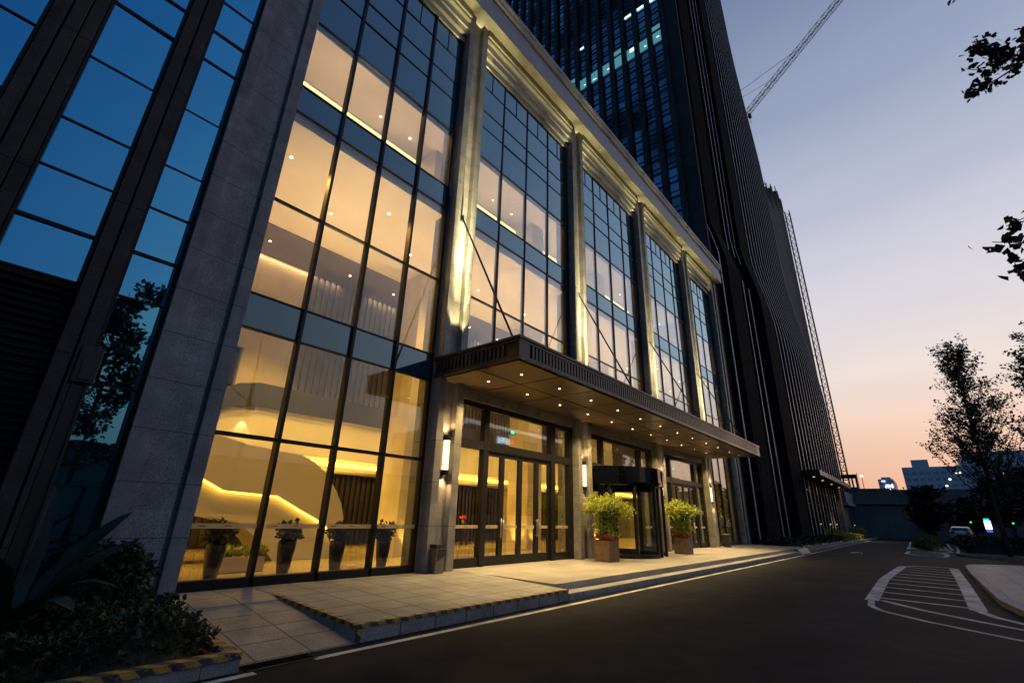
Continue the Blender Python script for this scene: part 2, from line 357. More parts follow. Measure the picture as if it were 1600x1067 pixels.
# hatched island
path(mb,[(14.1,1.38),(20,1.5),(26.9,1.32)],.26)
mb2=MB(); path(mb2,[(26.9,1.36),(27.8,.9),(28.3,.1),(28.2,-.35)],.16)
path(mb2,[(27.9,-.3),(20,-.36),(14.3,-.36)],.28)
for k in range(10):
    x=14.75+1.32*k; line(mb2,(x,1.34),(x-.15,-.3),.15 if k<7 else .13,.0082)
path(mb2,[(14.1,1.38),(13.2,1.32),(12.6,1.1),(11.9,.4),(11.2,-.6),(10.8,-1.8)],.12)
path(mb2,[(14.3,1.2),(13.4,.5),(12.7,-.3),(12.1,-1.1),(11.7,-2)],.13)
path(mb2,[(14.3,-.36),(13.6,-.55),(12.9,-1.0),(12.3,-2)],.16)
mb.v,mb.f=mb.v,mb.f; struct(mb.build('hatched_marking',M['white'])); struct(mb2.build('hatched_marking',M['white']))
mb=MB(); pts=[(38.6,1.0),(38.2,.4),(38.6,-.2),(41.5,-.35),(44,-.2),(45,.6),(44,1.6),(40,1.6),(38.6,1.0)]; path(mb,pts,.22)
for k in range(4): line(mb,(39.8+1.2*k,1.4),(39.6+1.2*k,-.2),.12,.0082)
path(mb,[(48.3,1.75),(72,2.2)],.22); path(mb,[(51,-.75),(72,-.75)],.22); path(mb,[(44.5,-.1),(47,-.7),(49,-.5)],.2)
struct(mb.build('junction_marking',M['white']))
mb=MB()
for i in range(5): line(mb,(36.2+rnd.uniform(0,1.6),3.6+i*.12),(37.6+rnd.uniform(0,1.2),3.65+i*.12),.07)
struct(mb.build('worn_road_patch',M['white']))
# drainage grate
root=empty('drain_grate',(2.85,5.6,0),'black iron slotted drain grate let into the road beside the pale paving','grate')
mb=MB().box(2.5,3.25,5.52,5.54,.0,.012).box(2.5,3.25,5.74,5.76,.0,.012)
mb.build('rim',M['black'],root); MB().box(2.5,3.25,5.54,5.74,.0005,.0015).build('pit_shade',M['matte'],root); mb=MB()  # flat dark sheet on the road stands in for shade below the bars
for k in range(19): mb.box(2.51+k*.039,2.53+k*.039,5.54,5.74,.002,.010)
mb.build('bar',M['matte'],root)
# sloping pavement beside the platform, terrace, steps
mb=MB()
mb.xslab([(5.76,-.01),(5.76,.012),(8.2,.262),(9.2,.266),(9.2,-.01)],2.5,3.88); struct(mb.build('sloping_pavement',M['pave']))
mb=MB(); mb.xslab([(5.76,0),(5.76,.2),(8.1,.268),(9.3,.27),(9.3,0)],3.88,8.6); struct(mb.build('raised_platform',M['pave']))
mb=MB(); mb.xslab([(6.08,0),(6.08,T-.01),(9.3,T),(9.3,0)],8.6,33.9); struct(mb.build('entrance_terrace',M['terrace']))
mb=MB(); mb.box(8.605,31.2,5.74,6.075,0,.13); struct(mb.build('step',M['terrace']))
mb=MB(); mb.box(8.605,31.2,5.735,5.739,.0,.125); struct(mb.build('step_riser',M['kerb']))
mb=MB().xslab([(5.74,0),(5.9,.25),(6.4,.265),(6.4,0)],31.21,33.9); struct(mb.build('kerb_ramp',M['pave']))
mb=MB().box(33.92,84,5.9,6.1,0,.16); struct(mb.build('kerb',M['kerb']))
mb=MB().box(33.92,84,6.1,9.2,0,.12); struct(mb.build('planting_bed',M['soil']))
mb=MB(); mb.xslab([(5.752,.155),(5.752,.206),(5.82,.2085),(5.82,.155)],3.82,8.6)
struct(mb.build('hazard_edge',M['hazx']))
mb=MB(); mb.slab([(3.812,.155),(3.812,.204),(3.884,.204),(3.884,.155)],5.83,5.84)
mb=MB(); n=0
mb.poly([(3.865,5.75,.155),(3.865,8.08,.222),(3.865,8.08,.272),(3.865,5.75,.205)][::-1]); mb.poly([(3.865,5.82,.2095),(3.94,5.82,.2095),(3.94,8.1,.2755),(3.865,8.1,.2755)])
struct(mb.build('hazard_edge_side',M['hazy']))
mb=MB().box(3.865,3.93,5.747,5.751,.0,.15); struct(mb.build('hazard_corner',M['hazy']))
# left bed
mb=MB().box(-6,2.32,5.75,9.0,0,.12); struct(mb.build('shrub_bed',M['soil']))
mb=MB().box(-6,2.45,5.6,5.74,0,.17).box(2.325,2.45,5.745,8.84,0,.17); struct(mb.build('bed_kerb',M['kerb']))
mb=MB().box(-6,2.45,5.59,5.72,.172,.178).box(-6,2.45,5.582,5.588,.12,.176); struct(mb.build('hazard_kerb_paint',M['hazx']))
mb=MB().box(2.34,2.456,5.75,6.6,.172,.178).box(2.452,2.458,5.6,6.6,.1,.176); struct(mb.build('hazard_kerb_paint_side',M['hazy']))
# right pavement island
isl=[(12.2,-2.2),(12.9,-1.45),(13.9,-1.0),(15.6,-.78),(22.8,-.68),(28.4,-.68),(29.6,-.85),(30.6,-1.5),(31.8,-3),(33,-8),(33,-14),(11,-14),(11.4,-4)][::-1]
def inset(p,d):
    cx=sum(q[0] for q in p)/len(p); cy=sum(q[1] for q in p)/len(p)
    o=[]
    for i in range(len(p)):
        a=Vector(p[i-1]);b=Vector(p[i]);c_=Vector(p[(i+1)%len(p)])
        t=((b-a).normalized()+(c_-b).normalized()).normalized(); nrm=Vector((-t.y,t.x))
        if nrm.dot(Vector((cx,cy))-b)<0: nrm=-nrm
        o.append(tuple(b+nrm*d))
    return o
mb=MB().prism(isl,0,.125); struct(mb.build('island_kerb',M['kerb']))
mb=MB().prism(inset(isl,.2),.1,.129); struct(mb.build('island_pavement',M['pave']))
isl2=[(40,-1.15),(42,-.75),(46,-.9),(60,-1.2),(60,-14),(36,-14),(37,-4)][::-1]
mb=MB().prism(isl2,0,.13); struct(mb.build('verge_kerb',M['kerb']))
mb=MB().prism(inset(isl2,.18),.1,.16); struct(mb.build('verge_soil',M['soil']))
mb=MB().box(60.2,84,-26,-1.6,0,.3); struct(mb.build('parking_area',M['asphalt']))

# ------------------------------------------------------------------ podium building
B=empty('hotel_building',(20,9,0),'pale granite hotel with lit lobby behind tall glass and a deep cornice','building')
def pillar(x,yp=YP,z0=T,z1=18.42,wd=PW,name='pillar',m='granite'):
    mb=MB(); n1=.22*wd/PW; n2=.24*wd/PW
    mb.box(x,x+n1,yp,9.75,z0,z1).box(x+wd-n2,x+wd,yp,9.75,z0,z1).box(x+n1,x+wd-n2,yp+.17,9.745,z0,z1)
    # thin inner fillets of the recess
    mb.box(x+n1+.001,x+n1+.07,yp+.09,yp+.169,z0,z1)
    return mb.build(name,M[m],B,bevel=.008)
for x in PX: pillar(x)
# big end pier, three-part
mb=MB(); mb.box(1.6,1.85,8.86,9.75,.1,20).box(1.85,2.42,8.90,9.74,.1,20).box(2.42,2.49,8.97,9.74,.1,20).box(2.49,2.72,8.86,9.75,.1,20)
mb.build('end_pier',M['granite_wing'],B,bevel=.008)
# cornice: stepped profile
prof=[(9.3,17.1),(9.12,17.1),(9.12,17.35),(9.0,17.35),(9.0,17.62),(8.93,17.62),(8.93,17.9),(8.86,17.98),(8.86,18.12),(8.80,18.12),(8.80,18.3),(8.66,18.36),(8.66,18.42),(8.52,18.42),(8.52,18.32),(8.4,18.32),(8.4,19.0),(8.44,19.04),(8.44,19.35),(8.34,19.44),(8.34,19.6),(8.28,19.66),(8.28,19.78),(9.3,19.9)]
mb=MB(); 
for (a,b) in [(2.73,7.5)]+[(PX[i]+PW+.002,PX[i+1]-.002) for i in range(4)]:
    mb.xslab([p_ for p_ in prof if 1][:11]+[(8.80,18.425),(9.3,18.425)],a,b)
mb.build('cornice_moulding',M['cornice'],B)
prof2=[(9.6,18.43),(8.66,18.43),(8.66,18.38),(8.52,18.38),(8.52,18.30),(8.4,18.30),(8.4,19.0),(8.44,19.04),(8.44,19.35),(8.34,19.44),(8.34,19.6),(8.28,19.66),(8.28,19.78),(9.6,19.9)]
MB().xslab(prof2,-4,33.62).build('cornice',M['cornice'],B)
MB().box(-4,33.5,9.61,20.5,18.43,19.5).build('roof',M['concrete'],B)
# side wall at the far end and the rear
MB().box(33.1,33.44,9.76,20.5,T,18.42).build('side_wall',M['granite'],B)
MB().box(-4,33.4,20.3,20.55,0,18.42).build('rear_wall',M['granite'],B)
ROWS=[13.0,14.3,15.05,16.15,17.05]
def bay(i,x0,x1,zb):
    n=4; xs=[x0+(x1-x0)*k/n for k in range(n+1)]
    jr=.07 if i==0 else .24; mw=.032 if i==0 else .02; md=.09 if i==0 else .045
    fr=MB().box(x0,x0+.04,YG-.06,YG+.1,zb,17.09).box(x1-jr,x1,YG-.06,YG+.1,zb,17.09)
    cw=fr.build('curtain_wall',M['frame'],B)
    for x in xs[1:-1]: MB().box(x-mw,x+mw,YG-md,YG+.1,zb,17.085).build('mullion',M['frame'],cw)
    zs=[7.67,10.1,10.86,13.0]+ROWS[1:]
    if i==0: zs=[2.75,4.75,5.46]+zs
    for z in zs:
        hh=.035 if z<4 else (.018 if z<13.1 else .012)
        MB().box(x0+.041,x1-jr-.001,YG-.035,YG+.06,z-hh,z+hh).build('transom',M['frame'],cw)
    for k in range(n):
        m_=(xs[k]+xs[k+1])/2; MB().box(m_-.012,m_+.012,YG-.03,YG+.05,16.165,17.035).build('half_mullion',M['frame'],cw)
    if zb<1: MB().box(x0+.041,x1-.041,YG-.09,YG+.08,zb,zb+.17).build('sill',M['frame'],cw)
    gl=MB(); zz=sorted(set([zb+.17 if zb<1 else zb]+zs)); sp=[]
    for k in range(n):
        a=xs[k]+.02; b=xs[k+1]-.02
        for z0,z1 in zip(zz,zz[1:]):
            if z0>=12.99 or abs(z0-10.1)<.01 or (abs(z0-4.75)<.01 and i==0): sp.append((a,b,z0,z1))
            else: gl.box(a,b,YG-.006,YG+.006,z0,z1).tilt(.004)
    gl.build('window_glass',M['clear'],cw)
    for (a,b,z0,z1) in sp: MB().box(a,b,YG-.01,YG+.012,z0,z1).tilt(.006).build('spandrel_panel' if z0<12.9 else 'shadow_box_panel',M['spandrel'],cw)
    # slab edges and dark shadow-box backs
    MB().box(x0,x1,YG+.11,YG+.16,12.96,17.09).build('backing',M['black'],cw)
    MB().box(x0,x1,YG+.11,YG+.16,10.12,10.84).build('backing',M['black'],cw)
    if i==0: MB().box(x0,x1,YG+.11,YG+.14,4.77,5.44).build('backing',M['black'],cw)
    return cw
bay(0,*BAYS[0],T-.02)
for i in(1,2,3): bay(i,*BAYS[i],4.85)
bay(4,*BAYS[4],T)
# --- ground-level openings of bays 1-3
def strip(cw,x0,x1):
    mb=MB().box(x0,x1,YG-.012,YG-.0065,1.19,1.27); s=mb.build('safety_strip',M['film'],cw)
    d=MB(); x=x0+.1
    while x<x1-.25:
        for q in range(5): d.box(x+q*.022,x+q*.022+.014,YG-.0165,YG-.013,1.222,1.24)
        x+=.4
    d.build('strip_mark',M['black'],cw)
mfilm,nt_,o_=nodes('film'); d_=N(nt_,'ShaderNodeBsdfTranslucent'); d_.inputs[0].default_value=(.75,.68,.5,1)
d2=N(nt_,'ShaderNodeBsdfDiffuse'); d2.inputs[0].default_value=(.6,.55,.42,1); mm=N(nt_,'ShaderNodeMixShader'); mm.inputs[0].default_value=.5
tt=N(nt_,'ShaderNodeBsdfTransparent'); m3=N(nt_,'ShaderNodeMixShader'); m3.inputs[0].default_value=.75
L(nt_,d_.outputs[0],mm.inputs[1]); L(nt_,d2.outputs[0],mm.inputs[2]); L(nt_,tt.outputs[0],m3.inputs[1]); L(nt_,mm.outputs[0],m3.inputs[2]); L(nt_,m3.outputs[0],o_.inputs[0]); M['film']=mfilm
w1=[2.72+(7.45-2.72)*k/4 for k in range(5)]
for k in range(4): strip(B,w1[k]+.1,w1[k+1]-.06)
def doorset(x0,x1,revolving=False):
    fr=MB()
    X=[x0,x0+1.2,x0+1.98,x0+2.8,x0+3.62,x0+4.42,x1]
    def post(x,w2,z0,z1,d=.1): fr.box(x-w2,x+w2,YG-d,YG+d,z0,z1)
    post(x0+.04,.04,T,4.5); post(x1-.10,.10,T,4.5)
    post(X[1],.085,T,4.5); post(X[5],.11,T,4.5)
    fr.box(x0+.081,X[1]-.086,YG-.09,YG+.09,3.22,3.45); fr.box(X[1]+.086,X[5]-.111,YG-.09,YG+.09,3.22,3.45); fr.box(X[5]+.111,x1-.201,YG-.09,YG+.09,3.22,3.45)
    fr.box(x0+.081,X[1]-.086,YG-.08,YG+.08,4.36,4.5); fr.box(X[1]+.086,X[5]-.111,YG-.08,YG+.08,4.36,4.5); fr.box(X[5]+.111,x1-.201,YG-.08,YG+.08,4.36,4.5)
    o=fr.build('entrance_screen',M['frame'],B)
    gl=MB()
    for a,b in((x0+.08,X[1]-.08),(X[1]+.08,X[5]-.1),(X[5]+.1,x1-.2)): gl.box(a,b,YG-.006,YG+.006,3.45,4.36)
    for a,b in((x0+.08,X[1]-.08),(X[5]+.1,x1-.2)):
        gl.box(a,b,YG-.006,YG+.006,T+.22,3.22)
    gl.build('window_glass',M['clear'],o)
    for a,b in((x0+.081,X[1]-.086),(X[5]+.111,x1-.201)): MB().box(a,b,YG-.07,YG+.07,T,T+.22).build('bottom_rail',M['frame'],o)
    if not revolving:
        for a,b,side in((X[1]+.088,X[2]-.002,1),(X[2]+.002,X[3]-.002,0),(X[3]+.002,X[4]-.002,1),(X[4]+.002,X[5]-.113,0)):
            d=MB(); d.box(a,a+.085,YG-.04,YG+.04,T+.01,3.21).box(b-.085,b,YG-.04,YG+.04,T+.01,3.21).box(a+.086,b-.086,YG-.04,YG+.04,T+.01,T+.24).box(a+.086,b-.086,YG-.04,YG+.04,3.1,3.21)
            d.build('door_leaf',M['frame'],o)
            MB().box(a+.084,b-.084,YG-.006,YG+.006,T+.23,3.11).build('door_glass',M['clear'],o)
            hx=b-.045 if side else a+.045
            MB().tube([(hx,YG-.1,.95),(hx,YG-.1,1.45)],.014).tube([(hx,YG-.1,1.0),(hx,YG-.04,1.0)],.01).tube([(hx,YG-.1,1.4),(hx,YG-.04,1.4)],.01).build('door_handle',M['steel'],o,smooth=True)
            strip(o,a+.09,b-.09)
    strip(o,x0+.1,X[1]-.1); strip(o,X[5]+.12,x1-.22)
    MB().box(x0,x1,YG-.18,YG+.2,4.51,4.84).build('lintel',M['granite'],o)
    return o
doorset(*BAYS[1]); doorset(*BAYS[2],revolving=True); doorset(*BAYS[3])
# --- revolving door (part of the building)
cx,cy,rr=17.25,9.45,1.95
ds=MB()
ds.lathe(cx,cy,[(rr-.12,2.66),(rr,2.66),(rr+.02,2.70),(rr+.02,3.33),(0,3.34)],48)
rv=ds.build('revolving_door',M['drum'],B,smooth=False)
cg=MB()
for a0,a1 in((R(150),R(262)),(R(-62),R(30))):
    cg.lathe(cx,cy,[(rr-.03,T+.12),(rr-.03,2.66)],16,a0,a1)
cg.build('curved_glass',M['clear'],rv)
pf=MB()
for a in(150,178,206,234,262,-62,-32,0,30):
    x=cx+(rr-.03)*math.cos(R(a)); y=cy+(rr-.03)*math.sin(R(a)); pf.box(x-.04,x+.04,y-.04,y+.04,T,2.66)
for a0,a1 in((R(150),R(262)),(R(-62),R(30))): pf.lathe(cx,cy,[(rr-.07,T),(rr-.07,T+.12),(rr+.01,T+.12),(rr+.01,T)],16,a0,a1)
pf.build('door_post',M['frame'],rv)
for k in range(3):
    a=R(35+120*k); dx,dy=math.cos(a),math.sin(a)
    wg=MB(); 
    def vert(r0,r1,z0,z1,t_=.03):
        nx,ny=-dy*t_,dx*t_
        wg.prism([(cx+dx*r0-nx,cy+dy*r0-ny),(cx+dx*r1-nx,cy+dy*r1-ny),(cx+dx*r1+nx,cy+dy*r1+ny),(cx+dx*r0+nx,cy+dy*r0+ny)],z0,z1)
    vert(.05,.14,T+.01,2.64); vert(rr-.16,rr-.07,T+.01,2.64); vert(.141,rr-.161,T+.01,T+.2); vert(.141,rr-.161,2.5,2.64)
    lf=wg.build('door_wing',M['frame'],rv)
    wg=MB(); vert(.13,rr-.15,T+.19,2.51,.004); wg.build('wing_glass',M['clear'],rv)
MB().tube([(cx,cy,T),(cx,cy,2.64)],.045,12).build('centre_post',M['steel'],rv)
# --- canopy
x0,x1,y0,y1,z0,z1=7.48,27.55,6.24,9.1,4.82,5.36
can=MB().box(x0+.03,x1-.03,y0+.03,y1,z0+.03,z1-.06)
can=can.build('canopy',M['bronze'],B)
mb=MB().box(x0-.05,x1+.05,y0-.05,y1,z1-.059,z1).box(x0-.02,x1+.02,y0-.02,y0+.029,z1-.13,z1-.06).box(x0-.02,x1+.02,y0-.02,y0+.029,z0,z0+.09)
mb.box(x0-.02,x0+.029,y0+.03,y1,z1-.13,z1-.06).box(x0-.02,x0+.029,y0+.03,y1,z0,z0+.09)
mb.box(x1-.029,x1+.02,y0+.03,y1,z1-.13,z1-.06).box(x1-.029,x1+.02,y0+.03,y1,z0,z0+.09)
mb.build('fascia_trim',M['bronze'],can)
mb=MB(); mb.box(x0-.015,x0+.36,y0-.015,y0+.028,z0+.091,z1-.131); x=x0+.46
while x<x1-.4: mb.box(x,x+.075,y0-.012,y0+.028,z0+.1,z1-.14); x+=.135
mb.box(x1-.36,x1+.015,y0-.015,y0+.028,z0+.091,z1-.131).build('fascia_slats',M['bronze'],can)
for xa,xb in((x0-.012,x0+.028),(x1-.028,x1+.012)):
    y=y0+.45; mb=MB()
    while y<y1-.1: mb.box(xa,xb,y,y+.075,z0+.1,z1-.14); y+=.135
    mb.build('fascia_slats',M['bronze'],can)
mb=None
mb=MB()
ys=[y0+.08,7.62,y1-.02]; xs=[x0+.1]+[9.2+1.64*k for k in range(11)]+[x1-.1]
for a,b in zip(xs,xs[1:]):
    for c_,d_2 in zip(ys,ys[1:]): MB().box(a+.03,b-.03,c_+.03,d_2-.03,z0-.012,z0+.035).build('soffit_panel',M['soffit'],can)
for i,x in enumerate(PX[:4]):
    xx=x+.38; MB().tube([(xx,8.95,9.9),(xx,6.72,5.40)],.028,8).build('tie_rod',M['frame'],can)
    MB().box(xx-.05,xx+.05,6.66,6.78,5.361,5.44).box(xx-.05,xx+.05,8.93,9.028,9.8,10.0).build('rod_bracket',M['frame'],can)
# canopy downlights: each a thing
i=0
dl0=None
for k in range(12):
    for y in(7.0,8.12):
        x=8.5+1.64*k
        if dl0 is None:
            dl0=empty('downlight',(x,y,z0-.005),'x','downlight','downlights in the canopy soffit')
            MB().lathe(x,y,[(.03,z0-.013),(.055,z0-.015),(.057,z0-.021),(.034,z0-.022),(.03,z0-.013)],20).build('trim_ring',M['steel'],dl0)
            MB().lathe(x,y,[(0,z0-.0162),(.03,z0-.0162)],20).build('lamp_face',M['downglow'],dl0); d=dl0
        else: d=copy_tree(dl0,None,(x,y,z0-.005))
        row='front' if y<7.5 else 'rear'
        nth=['first','second','third','fourth','fifth','sixth','seventh','eighth','ninth','tenth','eleventh','last'][k]
        d['label']=f'round recessed canopy downlight, {nth} from the near end in the {row} row'
        lamp('SPOT','canopy_light',(x,y,z0-.03),330 if y<7.5 else 720,(1,.66,.25),angle=72 if y<7.5 else 116,radius=.04,blend=.8)
# wall lamps
for i,x in enumerate(PX[:4]):
    xc=x+.43; yc=8.93
    nm=['on the near pillar beside the steel bin','on the pillar behind the first potted tree','on the pillar beside the revolving door','on the farthest lit pillar under the canopy end'][i]
    W=empty('wall_lamp',(xc,yc,2.9),'glowing cylinder wall lamp '+nm,'wall lamp','wall lamps on the entrance pillars')
    MB().lathe(xc,yc,[(0,2.53),(.078,2.53),(.078,3.27),(0,3.27)],20).build('lamp_shade',M['lampglow'],W,smooth=False)
    for a,b in((3.26,3.4),(2.42,2.54)): MB().lathe(xc,yc,[(0.04,a),(.092,a),(.092,b),(0.04,b)],20).build('end_cap',M['frame'],W)
    c_=MB()
    for z in(2.66,3.14): c_.lathe(xc,yc,[(.079,z),(.084,z),(.084,z+.015),(.079,z+.015)],20)
    for a in(0,90,180,270): c_.box(xc+.081*math.cos(R(a))-.004,xc+.081*math.cos(R(a))+.004,yc+.081*math.sin(R(a))-.004,yc+.081*math.sin(R(a))+.004,2.54,3.26)
    c_.build('cage',M['frame'],W)
    lamp('SPOT','lamp_up',(xc,yc,3.42),40,WARM,(0,.04,1),angle=110,radius=.03)
    lamp('SPOT','lamp_down',(xc,yc,2.40),45,WARM,(0,.04,-1),angle=100,radius=.03)
# pillar uplights standing on the canopy (floodlights)
fl0=None
for i,x in enumerate(PX[:4]):
    xc=x+.44
    nm=['near end','second pillar','third pillar','far end'][i]
    if fl0 is None:
        fl0=empty('floodlight',(xc,8.45,5.37),'x','floodlight','pillar floodlights on the canopy roof')
        MB().box(xc-.09,xc+.09,8.37,8.51,5.40,5.48).build('housing',M['frame'],fl0); MB().box(xc-.02,xc+.02,8.42,8.46,5.361,5.40).build('bracket',M['frame'],fl0)
        MB().box(xc-.08,xc+.08,8.38,8.50,5.481,5.484).build('lens',M['lampglow'],fl0); d=fl0
    else: d=copy_tree(fl0,None,(xc,8.45,5.37))
    d['label']=f'small floodlight on the canopy roof washing the {nm if i in(1,2) else "pillar at the "+nm}'
    lamp('SPOT','pillar_wash',(x+.44,8.42,5.52),900,(1,.80,.36),(0.0,.20,1),angle=44,radius=.05,blend=.35)
    lamp('SPOT','pillar_wash_mid',(x+.50,8.40,5.53),6500,(1,.82,.38),(0.0,.15,1),angle=27,radius=.06,blend=1)
    lamp('SPOT','pillar_wash_high',(x+.44,8.40,5.53),32000,(1,.84,.42),(0.0,.145,1),angle=14,radius=.06,blend=1)
for (a,b) in BAYS:
    m_=(a+b)/2
    lamp('AREA','cornice_wash',(m_,8.74,17.72),7,(1,.80,.28),(0,-.15,1),size=(b-a-.3,.04))
    for xx in(a+.25,b-.25): lamp('SPOT','cornice_spot',(xx,8.86,17.2),7,(1,.80,.28),(0,-.2,1),angle=120,radius=.04,blend=.9)

# ------------------------------------------------------------------ lobby interior
XE=33.0
MB().box(2.3,XE,9.32,19.9,T-.1,T+.004).build('lobby_floor',M['floor'],B)
MB().box(2.3,XE,9.38,14.0,9.95,10.12).build('atrium_ceiling',M['plaster'],B)
MB().box(2.3,XE,14.0,16.4,9.90,10.12).build('brown_soffit',M['brownsoffit'],B)
MB().box(2.3,2.55,9.4,19.9,T,18.3).build('partition',M['plaster'],B)
# upper storey room
MB().box(2.56,XE,9.38,14.3,10.125,10.8).build('floor_slab',M['plaster'],B)
MB().box(2.56,XE,9.38,14.3,15.76,15.9).build('upper_ceiling',M['plaster'],B)
MB().box(2.56,XE,14.3,14.5,10.125,15.9).build('upper_back_wall',M['plaster'],B)
MB().box(2.56,XE,13.80,14.29,15.70,15.73).build('cove_light',M['cove'],B)
MB().box(2.56,XE,13.73,13.76,15.70,15.755).build('cove_lip',M['plaster'],B)
cols=[9.4+6.47*k for k in range(4)]
for x in cols:
    MB().box(x,x+.95,12.6,13.7,T,9.94).build('lobby_column',M['travertine'],B)
    MB().box(x,x+.95,12.6,13.7,10.81,15.755).build('upper_column',M['travertine'],B)
# upper back wall of the atrium: stone then fluted panels
MB().box(2.56,4.6,16.0,16.3,5.0,9.89).box(5.1,6.9,16.0,16.3,5.0,9.89).box(4.6,5.1,16.0,16.3,6.4,9.89).build('stone_wall',M['marble'],B)
MB().box(4.6,4.66,15.96,16.2,4.9,6.4).box(5.04,5.1,15.96,16.2,4.9,6.4).build('opening_frame',M['flute'],B)
MB().box(4.0,5.6,17.3,17.35,4.6,7).build('lit_wall',M['plaster'],B)
mb=MB(); x=6.9
while x<XE: 
    mb.v+=[]; mb.box(x,x+.13,16.0,16.3,5.0,9.89); mb.box(x+.13,x+.24,16.07,16.3,5.0,9.89); x+=.24
mb.build('fluted_wall',M['flute'],B)
# mezzanine
MB().box(5.5,XE,14.92,15.0,4.42,5.14).build('mezzanine_parapet',M['parapet'],B)
MB().box(5.5,XE,15.0,15.98,4.3,4.98).build('mezzanine_floor',M['plaster'],B)
MB().box(3.0,XE,15.001,15.2,3.14,4.29).box(3.0,XE,15.2,17.6,3.16,3.3).build('mezzanine_fascia',M['plaster'],B)
MB().box(5.6,XE,15.77,15.795,2.97,3.12).build('mezzanine_led',M['led'],B)
MB().box(5.0,XE,15.8,17.58,2.86,3.155).build('lower_ceiling',M['plaster'],B)
mb=MB(); x=2.56
while x<XE:
    if (x-2.56)%6.47<4.4 : mb.box(x,x+.13,17.6,17.8,T,3.16); mb.box(x+.13,x+.24,17.68,17.8,T,3.16)
    x+=.24
mb.build('timber_wall',M['darkflute'],B)
MB().box(2.56,XE,17.85,18.0,T,5).build('rear_lobby_wall',M['marble'],B)
# staircase
st=MB()
bal=[(2.75,3.55),(3.9,3.2),(4.84,3.02),(5.7,2.96),(6.2,2.93),(6.65,2.76),(7.05,2.46),(7.4,2.05),(7.62,1.7),(7.74,1.35),(7.76,1.0),(7.7,.8),(7.5,.98),(7.01,1.26),(6.4,1.54),(5.75,1.85),(5.5,1.86),(4.5,1.9),(4.43,1.92),(3.87,2.19),(2.75,2.72)]
S0=[(x,z) for x,z in bal]
st.slab(S0[::-1],12.9,13.0)
stc=st.build('staircase',M['stairwhite'],B)
MB().slab([(2.75,2.66),(3.87,2.13),(4.43,1.86),(5.5,1.80),(5.75,1.79),(6.4,1.48),(7.01,1.20),(7.5,.92),(7.68,.75),(7.68,T+.01),(6.0,T+.01),(5.6,.75),(5.0,1.18),(4.3,1.3),(2.75,1.35)][::-1],13.05,14.4).build('stair_soffit',M['stairwhite'],stc)
led=[(2.75,2.70),(3.87,2.17),(4.43,1.90),(5.5,1.84),(5.75,1.83),(6.4,1.52),(7.01,1.24),(7.5,.96),(7.7,.78)]
MB().slab(led+[(x,z-.035) for x,z in led[::-1]],12.93,13.04).build('stair_led',M['led'],stc)
MB().slab([(x,z+.85) for x,z in led]+[(x,z-.02) for x,z in led[::-1]],14.4,14.5).build('rear_balustrade',M['stairwhite'],stc)
# upper flight parapet falling to the left
MB().slab([(5.5,4.42),(5.5,5.14),(4.9,5.0),(3.9,4.45),(3.0,3.95),(3.0,3.3),(3.9,3.75),(4.9,4.3)],14.9,14.99).build('upper_flight',M['parapet'],stc)
# lobby lights
for k in range(5):
    xc=5.5+6.4*k
    lamp('SPOT','atrium_ceiling_fill',(xc,11.2,5.2),1150,PEACH,(0,.05,1),angle=128,radius=.2,blend=1)  # added lamp hanging free without a fixture, brightens the atrium ceiling
    for q in(-2.1,0,2.1):
        lamp('SPOT','atrium_down',(xc+q,10.6,9.92),650,YEL,angle=120,radius=.035,blend=.8)
        lamp('SPOT','soffit_down',(xc+q*.9,15.0,9.86),90,PEACH,angle=60,radius=.035,blend=.5)
        lamp('SPOT','upper_down',(xc+q,11.2+.5*q,15.72),150,PEACH,angle=130,radius=.035,blend=.8)
    lamp('SPOT','lobby_down',(xc,13.2,9.9),3400,YEL,angle=80,radius=.05,blend=.8)
    lamp('AREA','flute_wash',(xc,15.86,9.86),30,PEACH,(0,.06,-1),size=(5.2,.06))
    lamp('SPOT','upper_ceiling_fill',(xc,11.6,11.0),800,PEACH,(0,0,1),angle=150,radius=.2,blend=1)  # added unseen uplight, only there to brighten the upper ceiling
    lamp('SPOT','mezzanine_wash',(xc+3.2,14.6,.45),1000,YEL,(0,.2,1),angle=110,radius=.1,blend=1)
    for q in(-2.1,-.7,.9,2.3):
        for (yy,zz) in((10.6,9.945),(12.0,9.945),(15.0,9.895),(11.4,15.755),(13.0,15.755)):
            if yy==13.0 and q<0: continue
            if yy in(10.6,12.0) and (q in(-2.1,.9))!=(yy==10.6): continue
            if yy==11.4 and q in(-.7,2.3): continue
            xx=xc+q+(.5 if yy in(12.0,13.0) else 0); MB().lathe(xx,yy,[(0,zz-.004),(.032,zz-.004)],12).build('ceiling_downlight',M['downglow'],B)
    lamp('AREA','mezzanine_down',(xc,15.4,2.9),90,YEL,size=(4,.2))
for x in cols: lamp('SPOT','column_up',(x-.15,13.1,T+.05),190,YEL,(.05,0,1),angle=80,radius=.04); lamp('SPOT','column_up',(x+.4,12.35,T+.05),90,YEL,(0,.05,1),angle=80,radius=.04)
lamp('SPOT','stair_spot',(6.6,13.9,.5),12,YEL,(0,.5,1),angle=90,radius=.05)
lamp('SPOT','scallop',(5.25,14.85,4.2),45,PEACH,(0,.06,-1),angle=50,radius=.02,blend=.2)
